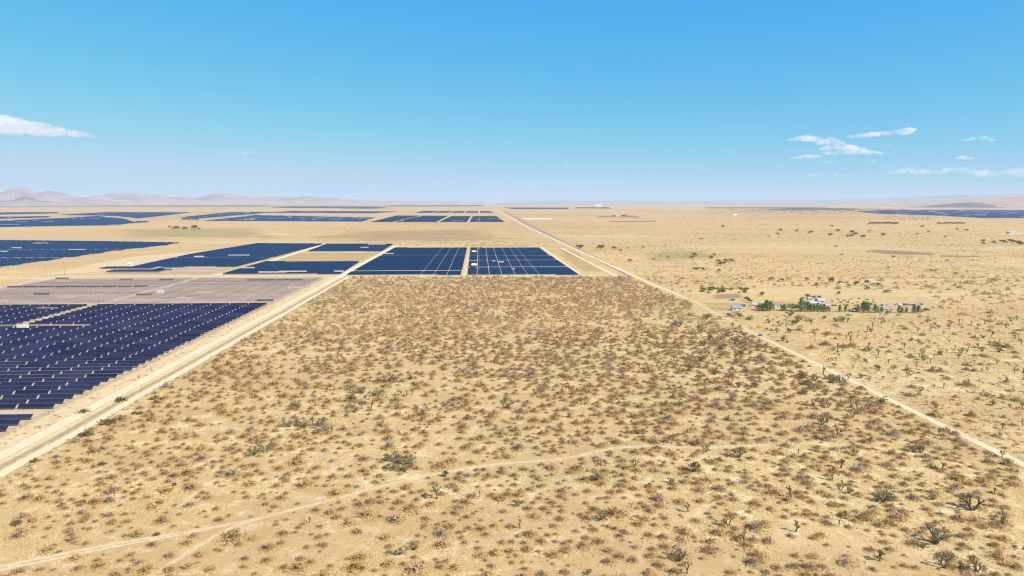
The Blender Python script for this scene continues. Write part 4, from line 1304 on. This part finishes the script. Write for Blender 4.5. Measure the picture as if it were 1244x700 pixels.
HT = [(921, 377, 8, 'round', 1.1), (926, 378, 9, 'pine', 1.4), (931, 378, 13, 'pine', 1.4), (936, 377.5, 11, 'pine', 1.4), (939, 377, 8, 'pine', 1.3), (950, 377.5, 8, 'round', 1.0), (953, 378, 8, 'pine', 1.4), (962, 377.5, 10, 'round', 1.2), (966.5, 378, 9, 'round', 1.1), (973, 378.5, 16, 'pine', 1.1),
      (977, 378.5, 12, 'pine', 1.2), (981, 378, 11, 'pine', 1.3), (985, 378.5, 9, 'pine', 1.3), (989, 378.5, 9, 'pine', 1.3), (993, 378.5, 10, 'pine', 1.2), (997, 378.5, 9, 'pine', 1.3), (1001, 378.5, 9, 'pine', 1.3), (1004, 379, 8, 'round', 1.0), (1007.5, 379, 6, 'pine', 1.3),
      (1020, 379, 8, 'pine', 1.2), (1027, 379, 8, 'pine', 1.1), (1039, 379, 6, 'round', 1.1), (1042, 379.5, 8, 'pine', 1.3), (1049.5, 379.5, 13, 'pine', 1.4), (1053.5, 379.5, 12, 'pine', 1.4), (1063, 380, 10, 'pine', 1.3), (1066, 379.5, 7, 'pine', 1.2), (1070.5, 380, 7, 'pine', 1.4),
      (1092, 380.5, 9, 'pine', 1.3), (1095.5, 380.5, 7, 'pine', 1.3), (1101, 380.5, 7, 'pine', 1.2), (1110.5, 380.5, 10, 'pine', 1.3), (1115.5, 380.5, 9, 'pine', 1.4)]
for k, (x, y, hp, kd, wd_) in enumerate(HT):
    if x == 973: lab, gr = 'tallest narrow conifer, in front of the pale blue roofed house', None
    elif x == 931: lab, gr = 'tall conifer left of the red roofed house', None
    elif x == 962: lab, gr = 'rounded green tree right of the red roofed house', None
    elif x in (1049.5, 1053.5): lab, gr = 'tall full conifer of the pair standing mid row', 'tall pair of conifers mid row'
    elif x > 1105: lab, gr = 'green conifer of the last pair at the right end of the row', 'conifer pair at the row end'
    elif x < 945: lab, gr = 'green tree in the clump left of the red roofed house', 'trees left of the red roof'
    elif x < 1010: lab, gr = 'green conifer in the tight hedge in front of the blue roofed house', 'conifer hedge by the blue house'
    else: lab, gr = 'green conifer in the spaced row along the right half of the yard', 'spaced conifers along the yard'
    tree('conifer_tree' if kd == 'pine' else 'leafy_tree', x, y, hp, kd, lab, gr, wd_)
for x, y, hp, wd_, lab in ((1009, 344, 8, 1.0, 'tall dark tree standing alone beyond the homestead'), (980.5, 341, 4, 1.4, None), (991.5, 347, 4, 1.1, None), (995, 340, 3, 1.2, None), (1020, 345, 4, 1.7, None), (1030.5, 348, 3.5, 1.4, None), (1039.5, 347.5, 7, 0.9, None),
                          (1052, 345, 5, 1.3, None), (1053, 352.5, 4, 1.1, None), (1067, 348, 4.5, 1.6, None), (1077, 356, 4.5, 1.7, None), (1019, 358.5, 5, 0.9, None), (981, 362, 5, 1.3, None), (989, 363, 4, 1.4, None), (995, 363, 4, 1.3, None), (899, 343, 3, 1.0, None), (912, 338, 3, 1.2, None), (935, 341, 4, 1.4, None), (950, 342, 4, 1.4, None),
                          (1124, 379, 5, 1.4, None), (1078, 382, 5, 1.2, None), (1109, 372, 3, 1.4, None), (925, 360, 6, 1.0, None), (908, 366, 6, 1.3, None), (911, 368, 5, 1.3, None), (885, 385, 5, 1.3, None), (898, 387, 7, 1.1, None), (966, 395, 7, 1.1, None)):
    tree('juniper_tree', x, y, hp, 'dark', lab or 'small dark bushy tree around the homestead and its trailers', None if lab else 'dark trees around the homestead', wd_)
FAR = [(843, 311, 4), (841, 314, 4), (863, 314.5, 4), (868, 310.5, 3), (873.5, 319, 4), (881, 318.5, 4), (888, 318.5, 4), (876, 323, 6), (854, 329, 4), (844, 328, 3.5), (847, 328, 3.5), (873, 330, 3.5), (811, 313, 2.5), (794, 316, 2.5), (765, 318, 3.5), (754, 305.5, 3), (762.5, 302.5, 2), (781.5, 301, 2), (745.5, 303, 4), (730.5, 303, 6), (704, 302, 5), (705.5, 301, 4),
       (851.5, 291.5, 2.5), (878.5, 276.5, 3), (948.5, 281, 3.5), (945, 285.5, 3), (968.5, 281.5, 3), (985.5, 284, 4), (1008, 287, 4), (1017.5, 281.5, 3.5), (1034.5, 283.5, 4), (1038.5, 286, 4), (1048, 289, 4), (1034.5, 288, 3.5), (1029, 288, 3), (1073.5, 287, 4), (1056, 281.5, 2.5), (1120, 276.5, 3), (1010.5, 276, 2.5), (1015, 300.5, 2.5), (1022.5, 310.5, 2.5),
       (1085.5, 313, 2.5), (1114, 285.5, 2.5), (1128, 282.5, 2.5), (1163, 279.5, 2.5), (1174, 281, 3), (1148.5, 288.5, 2.5), (1194, 294, 3.5), (1219, 296, 5), (1229, 295, 5), (1237, 297, 5), (1240, 298, 5), (1195, 297, 3), (1207, 296, 3.5), (1150, 317.5, 2.5), (1161, 333.5, 3), (1131, 330, 3), (1136, 329.5, 2.5), (1079, 326, 2.5)]
for x, y, hp in FAR:
    tree('juniper_tree', x, y, hp, 'dark', 'lone dark bushy tree on the far tan plain right of the straight road', 'lone trees on the far plain', 1.5)
for k in range(16):
    tree('juniper_tree', 1056 + k * 2.2, 272.6 + TR.uniform(-.3, .3), TR.uniform(2.2, 3.4), 'dark', 'dark tree in the windbreak left below the right hand solar field', 'left windbreak trees', 1.4)
for k in range(14):
    tree('juniper_tree', 1139 + k * 2.4, 272.4 + TR.uniform(-.3, .3), TR.uniform(1.6, 3.0), 'dark', 'dark tree in the windbreak right below the right hand solar field', 'right windbreak trees', 1.4)
for x, y, hp in ((206, 277, 3), (210, 278.5, 3), (215.5, 279, 5), (223, 279, 4), (227, 279, 3), (235.5, 279, 6), (242, 279.5, 3)):
    tree('juniper_tree', x, y, hp, 'dark', 'dark tree at the lone farm below the far left solar fields', 'trees at the far left farm', 1.4)
for k in range(9):
    tree('juniper_tree', 222 + k * 2.3, 267.6, TR.uniform(2, 3), 'dark', 'dark tree in the short row below the pale blue solar wedge', 'tree row at the far left', 1.4)
for k in range(7):
    tree('juniper_tree', 745 + k * 2.4, 263.0, TR.uniform(1.6, 2.4), 'dark', 'dark tree around the far ranch beside the small pond', 'trees at the far ranch', 1.4)

# far juniper woodland: one mass
Tl, Il = [], []
LO = crown_tris(random.Random(4), 'round')[:90] * np.array((1, 1, 1), np.float32)
LOI = np.zeros(len(LO), np.int32)
for _ in range(2600):
    px = random.gauss(985, 70); py = 252.4 + abs(random.gauss(0, 3.0)) + 2.0 * max(0, (px - 960) / 150)
    if px < 860 or px > 1100 or py > 262.5: continue
    x, y = g(px, py); s_ = random.uniform(5, 11) * min(1.5, max(0.7, y / 5000))
    put(LO, LOI, x, y, s_ * 1.5, s_ * 1.5, s_ * 0.8, random.uniform(0, 6))
for _ in range(700):
    px = random.uniform(1070, 1130); py = random.uniform(262, 268)
    if random.random() < 0.8: continue
    x, y = g(px, py); s_ = random.uniform(6, 10)
    put(LO, LOI, x, y, s_ * 1.3, s_ * 1.3, s_ * 0.7, random.uniform(0, 6))
for _ in range(320):
    px = random.uniform(415, 480); py = random.uniform(252, 254.6)
    x, y = g(px, py); s_ = random.uniform(9, 14)
    put(LO, LOI, x, y, s_ * 1.5, s_ * 1.5, s_ * 0.7, random.uniform(0, 6))
tag(link('juniper_woodland', bulk('juniper_woodland', np.concatenate(Tl), [plant_mat('woodland_leaves', (0.13, 0.10, 0.085), (0.22, 0.17, 0.14))], np.concatenate(Il))), 'far dark juniper woods below the skyline', 'woodland', None, 'stuff')
# joshua trees on the right plain, past those built singly
Tl, Il = [], []
LOJ = [q[3] for q in JPROTO['mid'] + JPROTO['fork'] + JPROTO['bush']]
for _ in range(170):
    py = 386 + 120 * random.random() ** 1.2; px = random.uniform(920, 1255)
    if px < road_x(py) + 12: continue
    x, y = g(px, py); s_ = random.uniform(3.5, 6.5) * mpp(px, py); J_ = random.choice(LOJ)
    put(J_, np.zeros(len(J_), np.int32), x, y, s_, s_, s_, random.uniform(0, 6))
tag(link('distant_joshua_trees', bulk('distant_joshua_trees', np.concatenate(Tl), [M_YUCCA], np.concatenate(Il))), 'further small joshua trees peppering the plain right of the dirt road', 'joshua trees', None, 'stuff')
Tl, Il = [], []
# far small trees on the right plain, past those built singly
for _ in range(240):
    px = random.uniform(880, 1250); py = random.uniform(318, 392)
    if 840 < px < 1125 and 340 < py < 386: continue
    if px < road_x(max(345, py)) + 15: continue
    x, y = g(px, py); s_ = random.uniform(1.3, 3.2)
    put(LO, LOI, x, y, s_, s_, s_, random.uniform(0, 6))
tag(link('plain_scrub', bulk('plain_scrub', np.concatenate(Tl), [M_DARKT], np.concatenate(Il))), 'specks of dark low scrub scattered across the right hand plain', 'scrub', None, 'stuff')

# ------------------------------------------------------------------ homestead buildings and vehicles
house('long_house', 'long low white house with blue metal roof beside the road', 896, 377.5, 10.5, 6, 2.8, 1.6, M_WHITE, M_BLUEROOF)
house('red_roof_house', 'white house with large red tiled roof behind the conifers', 945, 374, 17, 10, 3.6, 2.6, M_WHITE, M_REDROOF)
house('garage', 'small cream garage with flat roof left of the red roofed house', 926.5, 372, 6, 6, 3, 0, M_CREAM, M_GREYROOF, 0, 'garage', True)
house('side_house', 'cream annex with red tiled roof, right end of the red roofed house', 957, 374, 6, 7, 3.2, 1.6, M_CREAM, M_REDROOF)
house('blue_house', 'pale blue walled house with flat pale roof behind the hedge', 991, 371.5, 11, 8, 3.2, 0, M_LBLUE, M_LBLUE, 0, 'house', True)
house('grey_barn', 'grey gabled barn right behind the pale blue house', 999, 369, 9, 8, 3.6, 2, M_GREYW, M_GREYROOF, 0, 'barn')
house('small_shed', 'small teal shed behind the blue roofed long house', 904, 373, 3.6, 3, 2.6, 0, M_TEAL, M_TEAL, 0, 'shed', True)
house('small_shed', 'tiny teal cabin with ploughed soil behind it', 891, 365.5, 4, 3, 2.4, 0.8, M_TEAL, M_TEAL, 0, 'shed')
house('grey_shed', 'low grey shed at the left end of the yard track', 984.5, 365, 5, 4, 2.5, 0.8, M_GREYW, M_GREYROOF, 0, 'shed')
house('grey_shed', 'low grey blue shed between spaced conifers', 1036, 378, 5, 4, 2.2, 0, M_CREAM, M_GREYROOF, 0, 'shed', True)
house('low_store', 'long low blue grey store behind the last conifers', 1080, 378, 10, 4, 2.0, 0, M_GREYW, M_BLUEROOF, 0, 'shed', True)
house('low_store', 'long low grey store in the middle of the yard', 1077, 372, 8, 4, 1.8, 0, M_GREYW, M_GREYROOF, 0, 'shed', True)
house('far_house', 'tiny white farmhouse beside the far left farm trees', 212, 271, 16, 10, 4, 3, M_WHITE, M_GREYROOF)
house('far_house', 'tiny white house with level roof on the plain below the windbreak', 938.5, 287.3, 12, 9, 4.5, 0, M_WHITE, M_WHITE, 0, 'house', True)
house('far_house', 'far white ranch house between the far ranch trees', 751, 263.4, 34, 20, 8, 5, M_WHITE, M_GREYROOF)
house('far_house', 'far white hall in the scrub at the woodland edge', 893, 262.4, 28, 18, 7, 5, M_CREAM, M_WHITE, 0, 'hall')
house('far_house', 'white house with grey roof at the right picture edge on pale soil', 1231, 284.2, 26, 14, 5, 3, M_WHITE, M_GREYROOF)
house('far_hall', 'large white hall on the skyline right of the road', 727, 251.4, 150, 60, 32, 20, M_WHITE, M_WHITE, 0, 'hall')
house('far_hall', 'white hall on the skyline left of the low hill', 1085, 248.6, 220, 80, 50, 20, M_WHITE, M_WHITE, 0, 'hall')
patch('bright_flat', G((1205, 284.6), (1225, 282.8), (1246, 283.5), (1240, 285.6)), M_PLAY, 0.05)


def trailer(px, py, L, label, mat=M_WHITE):
    X, Y = g(px, py)
    r = link('caravan', None, loc=(X, Y, 0), rz=random.uniform(-.2, .2))
    hL = L / 2
    m = MB(); pr = [(-hL, 0.7), (hL, 0.7), (hL, 2.2), (hL - 0.5, 2.75), (-hL + 0.5, 2.75), (-hL, 2.2)]
    m.prism(pr, -1.2, 1.2, 0, math.pi / 2); m.build('body', mat, r)
    for x in (-hL * 0.55, hL * 0.3):
        q = MB(); q.box((x, -1.22, 1.85), (1.3, 0.05, 0.7)); q.build('window', M_GLASS, r)
    for s_ in (-1, 1):
        q = MB(); q.tube((0.2, s_ * 1.1, 0.4), (0.2, s_ * 1.25, 0.4), 0.4, 0.4, 12); q.build('wheel', M_TYRE, r)
    q = MB(); q.tube((hL, 0, 0.6), (hL + 1.2, 0, 0.55), 0.06, 0.06, 5); q.build('drawbar', M_STEEL, r)
    tag(r, label, 'caravan')


trailer(1020.5, 347.5, 6, 'white caravan left of the two trailers beyond the homestead')
trailer(1052, 346.8, 7, 'white caravan between dark trees, middle one beyond the homestead')
trailer(1082, 355.2, 6, 'white caravan right of the wide dark tree beyond the homestead')
trailer(916, 371.6, 6, 'white caravan between the blue roof and the garage')
trailer(1004.5, 373.5, 5.5, 'white caravan beside the grey barn behind the hedge')


def car(px, py, mat, label, group=None, rz=0.0):
    X, Y = g(px, py)
    r = link('car', None, loc=(X, Y, 0.05), rz=rz)
    m = MB(); m.prism([(-2.2, 0.35), (2.2, 0.35), (2.25, 0.75), (2.1, 0.95), (1.1, 1.02), (0.55, 1.5), (-1.3, 1.55), (-2.05, 1.05), (-2.25, 0.8)], -0.88, 0.88, 0, math.pi / 2)
    m.build('body', mat, r)
    for s_ in (-1, 1):
        q = MB(); q.prism([(-1.5, 1.08), (0.85, 1.05), (0.5, 1.42), (-1.2, 1.46)], 0, 0.012, 0, math.pi / 2, (-s_ * 0.0, s_ * 0.886 if s_ > 0 else -0.9, 0)); q.build('window', M_GLASS, r)
        for x in (-1.35, 1.35):
            q = MB(); q.tube((x, s_ * 0.72, 0.33), (x, s_ * 0.91, 0.33), 0.34, 0.34, 14); q.build('wheel', M_TYRE, r)
    tag(r, label, 'car', group)


car(924, 408, M_CARS[3], 'small blue grey car driving on the pale dirt road below the homestead', None, RAD(75))
for k, x in enumerate((1089, 1093.5, 1098, 1102.5, 1109, 1114, 1118)):
    car(x, 370.5 + (k % 2) * 0.3, M_CARS[(k * 2 + k // 2) % 4], 'parked car in the line right of the yard track', 'cars parked in a line at the yard', random.uniform(-.4, .4))

# water tank tower
X, Y = g(897.5, 346.0)
r = link('water_tower', None, loc=(X, Y, 0))
m = MB()
for sx, sy in ((-1, -1), (1, -1), (1, 1), (-1, 1)): m.tube((sx * 1.3, sy * 1.3, 0), (sx * 0.7, sy * 0.7, 5.4), 0.12, 0.1, 5)
m.build('leg_frame', M_STEEL, r)
m = MB(); m.tube((0, 0, 5.4), (0, 0, 7.6), 1.2, 1.2, 14); m.tube((0, 0, 7.6), (0, 0, 8.2), 1.25, 0.1, 14); m.build('tank', M_WHITE, r)
tag(r, 'small white water tank on legs behind the green patch', 'water tower')


def pole(px, py, hp, label, arm=True):
    X, Y = g(px, py); hg = hp * mpp(px, py)
    r = link('power_pole', None, loc=(X, Y, 0))
    m = MB(); m.tube((0, 0, 0), (0, 0, hg), 0.22, 0.15, 7); m.build('post', M_WOOD, r)
    m = MB(); m.box((0, -0.16, hg - 0.9), (3.0, 0.14, 0.2)); m.build('crossarm', M_WOOD, r)
    m = MB()
    for x in (-1.3, 0, 1.3): m.tube((x, -0.16, hg - 0.8), (x, -0.16, hg - 0.5), 0.07, 0.05, 6)
    m.build('insulators', M_WHITE, r)
    tag(r, label, 'power pole')


pole(78.7, 334.5, 17, 'taller wooden power pole in the tan strip at the left')
pole(56.2, 335, 13.5, 'shorter wooden power pole left of the taller one')


def pylon(px, py, hp, label):
    X, Y = g(px, py); hg = hp * mpp(px, py); w_ = hg * 0.11; k = hg / 40
    r = link('lattice_pylon', None, loc=(X, Y, 0))
    m = MB()
    for sx, sy in ((-1, -1), (1, -1), (1, 1), (-1, 1)): m.tube((sx * w_, sy * w_, 0), (sx * w_ * 0.15, sy * w_ * 0.15, hg), 0.3 * k, 0.2 * k, 4)
    for j in range(6):
        z0, z1 = hg * j / 6, hg * (j + 1) / 6; a, b = w_ * (1 - 0.85 * j / 6), w_ * (1 - 0.85 * (j + 1) / 6)
        for s_ in (-1, 1):
            m.tube((-a, s_ * a, z0), (b, s_ * b, z1), 0.14 * k, 0.14 * k, 4); m.tube((a, s_ * a, z0), (-b, s_ * b, z1), 0.14 * k, 0.14 * k, 4)
    m.build('lattice_mast', M_STEEL, r)
    for z in (0.72, 0.86):
        m = MB(); m.box((0, 0, hg * z), (hg * 0.3, 0.8 * k, 0.7 * k)); m.build('crossarm', M_STEEL, r)
    tag(r, label, 'pylon', 'pylons below the left mountains')


for x, hp in ((58, 6), (64, 7), (71, 6.5), (77, 5), (83, 7), (125, 9)): pylon(x, 257.3, hp, 'tiny steel lattice pylon on the flat below the left mountains')

# far blue pond and greenhouses
M_WATER = simple('pond_water', (0.05, 0.22, 0.32), 0.1, 0.5, 0.1, 0.02)
pp = G((768, 265.2), (776, 264.3), (786, 264.6), (784, 265.6), (772, 266))
mb = MB(); mb.add([(a, b, 0.5) for a, b in pp], [tuple(range(len(pp)))[::-1]]); tag(mb.build('pond_water', M_WATER), kind='structure')
for k in range(9):
    x = 637 + k * 4.0; y = 266.2 + (k % 3) * 0.25
    X, Y = g(x, y); m = MB()
    Lw = 3.6 * mpp(x, y)
    m.prism([(-5, 0), (5, 0), (5, 2), (3.4, 4), (0, 5), (-3.4, 4), (-5, 2)], -Lw / 2, Lw / 2); m.box((0, -5.1, 1.2), (3, 0.2, 2.4), 1); m.box((0, 5.1, 1.2), (3, 0.2, 2.4), 1)
    o = m.build('greenhouse', [M_GREENH if k % 3 else M_LBLUE, M_WHITE]); o.location = (X, Y, 0)
    tag(o, 'long pale blue greenhouse in the row right of the straight road', 'greenhouse', 'pale blue greenhouses by the road')

# oddments in the near scrub
X, Y = g(212, 590)
m = MB(); n = 20
for j in range(8):
    a0, a1 = 2 * math.pi * j / 8, 2 * math.pi * (j + 1) / 8
    for i_ in range(n):
        b0, b1 = 2 * math.pi * i_ / n, 2 * math.pi * (i_ + 1) / n
        P = lambda a, b: ((0.42 + 0.17 * math.cos(a)) * math.cos(b), 0.17 * math.sin(a), 0.55 + (0.42 + 0.17 * math.cos(a)) * math.sin(b))
        m.add([P(a0, b0), P(a1, b0), P(a1, b1), P(a0, b1)], [(0, 1, 2, 3)])
o = m.build('tyre', M_TYRE); o.location = (X, Y, 0); o.rotation_euler = (RAD(25), 0, 0.5); o.scale = (1.25, 1.25, 1.2)
tag(o, 'black discarded tyre lying against a grey shrub at lower left', 'tyre')
A = g(232, 686); B = g(244, 684)
m = MB(); a_, b_ = Vector((A[0], A[1], 0.15)), Vector((B[0], B[1], 0.2)); c_ = a_.lerp(b_, 0.5) + Vector((0, 0.25, 0.15))
m.tube(a_, c_, 0.14, 0.12, 7); m.tube(c_, b_, 0.12, 0.07, 7); m.tube(c_, c_ + Vector((0.5, 0.6, 0.35)), 0.07, 0.03, 6)
tag(m.build('fallen_branch', M_RUST), 'reddish fallen branch on the sand beside the lower left track', 'branch')

# ------------------------------------------------------------------ clouds
t = NT('cloud_vapour')
pv = t.n('ShaderNodeVolumePrincipled'); pv.inputs['Color'].default_value = (0.985, 0.985, 0.99, 1); pv.inputs['Anisotropy'].default_value = 0.2
nz = t.noise(t.pos(), 1 / 380, 6, 0.7)
dens = t.n('ShaderNodeMapRange'); dens.inputs[1].default_value = 0.38; dens.inputs[2].default_value = 0.70; dens.inputs[4].default_value = 0.0065
t.l(nz, dens.inputs[0]); t.l(dens.outputs[0], pv.inputs['Density']); t.l(pv.outputs[0], t.out.inputs['Volume'])
M_CLOUD = t.m
t = NT('thin_cloud_vapour')
pv = t.n('ShaderNodeVolumePrincipled'); pv.inputs['Color'].default_value = (0.985, 0.985, 0.99, 1); pv.inputs['Anisotropy'].default_value = 0.2
nz = t.noise(t.pos(), 1 / 1500, 5, 0.62)
dens = t.n('ShaderNodeMapRange'); dens.inputs[1].default_value = 0.42; dens.inputs[2].default_value = 0.7; dens.inputs[4].default_value = 0.0012
t.l(nz, dens.inputs[0]); t.l(dens.outputs[0], pv.inputs['Density']); t.l(pv.outputs[0], t.out.inputs['Volume'])
M_THIN = t.m
CR = random.Random(17)


def cloud(outline, dist, label, mat=M_CLOUD, group=None, vox=0.8, depth=0.6):
    """a heap of vapour puffs; outline rows of (x, base y, top y) in photo units give width and height at that distance"""
    bm = bmesh.new()
    lobes = outline if isinstance(outline[0], list) else [outline]
    allp = [q for L_ in lobes for q in L_]
    xm = (min(q[0] for q in allp) + max(q[0] for q in allp)) / 2
    base = max(o_[1] for o_ in allp); top = min(o_[2] for o_ in allp)
    ym = (base + top) / 2
    cen = EYE + direction(xm, ym) * (dist / direction(xm, ym).length)
    s_ = (cen - EYE).dot(Fv) / FPX
    dR = Rv; dF = Vector((Fv.x, Fv.y, 0)).normalized()
    for outline in lobes:
        x0 = outline[0][0]; x1 = outline[-1][0]
        xx = [o_[0] for o_ in outline]
        npf = int(max(7, (x1 - x0) * 1.7))
        for k in range(npf):
            x = x0 + (x1 - x0) * (k + CR.random()) / npf
            b = float(np.interp(x, xx, [o_[1] for o_ in outline])); tp = float(np.interp(x, xx, [o_[2] for o_ in outline]))
            hh = max(1.0, b - tp)
            r_ = hh * CR.uniform(0.15, 0.36)
            z = b - r_ * 0.75 - CR.random() * max(0, hh - 1.6 * r_)
            p = dR * ((x - xm) * s_) + Vector((0, 0, (ym - z) * s_)) + dF * (CR.uniform(-1, 1) * hh * depth * s_)
            mt = Matrix.Translation(p) @ Matrix.Diagonal((r_ * s_ * CR.uniform(1.1, 1.7), r_ * s_ * CR.uniform(1.1, 1.7), r_ * s_ * CR.uniform(0.75, 1.0), 1))
            bmesh.ops.create_icosphere(bm, subdivisions=2, radius=1.0, matrix=mt)
    me = bpy.data.meshes.new('cloud'); bm.to_mesh(me); bm.free()
    tmp = bpy.data.objects.new('cloud_tmp', me); COL.objects.link(tmp)
    md = tmp.modifiers.new('r', 'REMESH'); md.mode = 'VOXEL'; md.voxel_size = vox * s_
    dg = bpy.context.evaluated_depsgraph_get(); dg.update()
    me2 = bpy.data.meshes.new_from_object(tmp.evaluated_get(dg))
    bpy.data.objects.remove(tmp); bpy.data.meshes.remove(me)
    me2.materials.clear(); me2.materials.append(mat); me2.name = 'cloud'
    o = link('cloud', me2, loc=cen)
    return tag(o, label, 'cloud', group)


cloud([(-45, 163, 143), (-20, 163, 138), (0, 163, 139), (18, 163, 140), (30, 164, 146), (45, 165, 146), (62, 166, 150), (80, 167, 156), (98, 167, 158), (110, 167, 162), (117, 167, 165.5)], 22000, 'long white cloud tapering to the right at the left picture edge')
cloud([(951, 171, 169), (966, 172, 166), (978, 172, 162.5), (990, 173, 165), (1002, 173, 168)], 22500, 'small white cloud at the left end of the right hand cloud group')
cloud([[(992, 176, 171), (1000, 176, 167), (1010, 177, 166.5), (1020, 177, 170), (1028, 178, 174)], [(996, 183, 178), (1006, 183, 174), (1018, 183, 175), (1034, 183, 175), (1046, 183, 177), (1054, 183, 180)],
       [(1000, 189, 184), (1012, 189, 182), (1024, 188, 181), (1030, 187, 183)], [(1022, 188, 183), (1036, 188, 182), (1052, 188, 180.5), (1066, 188, 183), (1082, 187.5, 185.5)]], 24500, 'broad ragged white cloud in the middle of the right hand group')
cloud([(1026, 168, 166), (1045, 169, 161), (1062, 167, 159), (1078, 165, 159), (1090, 165, 157), (1100, 165, 153.5), (1109, 163, 154)], 23000, 'slanting white cloud rising to the right above the ragged one')
cloud([(957, 194, 192), (970, 194, 188), (985, 193, 186.5), (1000, 192, 189)], 26000, 'flat white cloud below the left end of the group')
cloud([(995, 199, 196.5), (1004, 199, 194), (1012, 199, 196.5)], 28000, 'tiny white puff below the broad ragged cloud')
cloud([(1055, 197, 195.5), (1062, 197.5, 194), (1069, 197.5, 195.5)], 28000, 'tiny white puff right of the other puff below the group')
cloud([(1072, 179, 176.5), (1080, 178, 174.5), (1087, 177, 175.5)], 25000, 'tiny white wisp right of the broad ragged cloud')
cloud([(1170, 171, 169), (1180, 172, 166), (1191, 172, 164), (1203, 173, 167), (1214, 171, 169)], 22500, 'separate white cloud high at the far right')
cloud([(1160, 193, 191), (1170, 194, 187.5), (1178, 194, 189), (1189, 195, 192)], 26000, 'small white cloud under the separate far right cloud')
cloud([(289, 188, 186), (298, 188, 184), (306, 187.5, 183), (312, 187.5, 185)], 27000, 'small white puff alone in the left half of the sky')
cloud([(260, 188, 186.5), (266, 188, 184.5), (271, 187.5, 185.5)], 27000, 'faint puff left of the lone small one', M_THIN)
cloud([(685, 203, 201), (689, 203, 198.5), (693, 202, 199.5)], 30000, 'tiny white puff near the middle of the sky')
cloud([(960, 215, 212), (985, 216, 210), (1010, 215, 209), (1040, 215, 211)], 52000, 'thin pale cloud bank left of the low one over the right horizon', M_THIN, depth=2.0)
cloud([(1036, 214, 211), (1070, 214, 208), (1105, 213, 203), (1140, 213, 204), (1165, 212, 202), (1190, 215, 205), (1215, 216, 204), (1235, 216, 203), (1270, 216, 205)], 52000, 'long pale cloud bank low over the right horizon', M_THIN, depth=2.0)
print('joshua', NJ, 'rows', nrow, 'shrubs', len(shr))
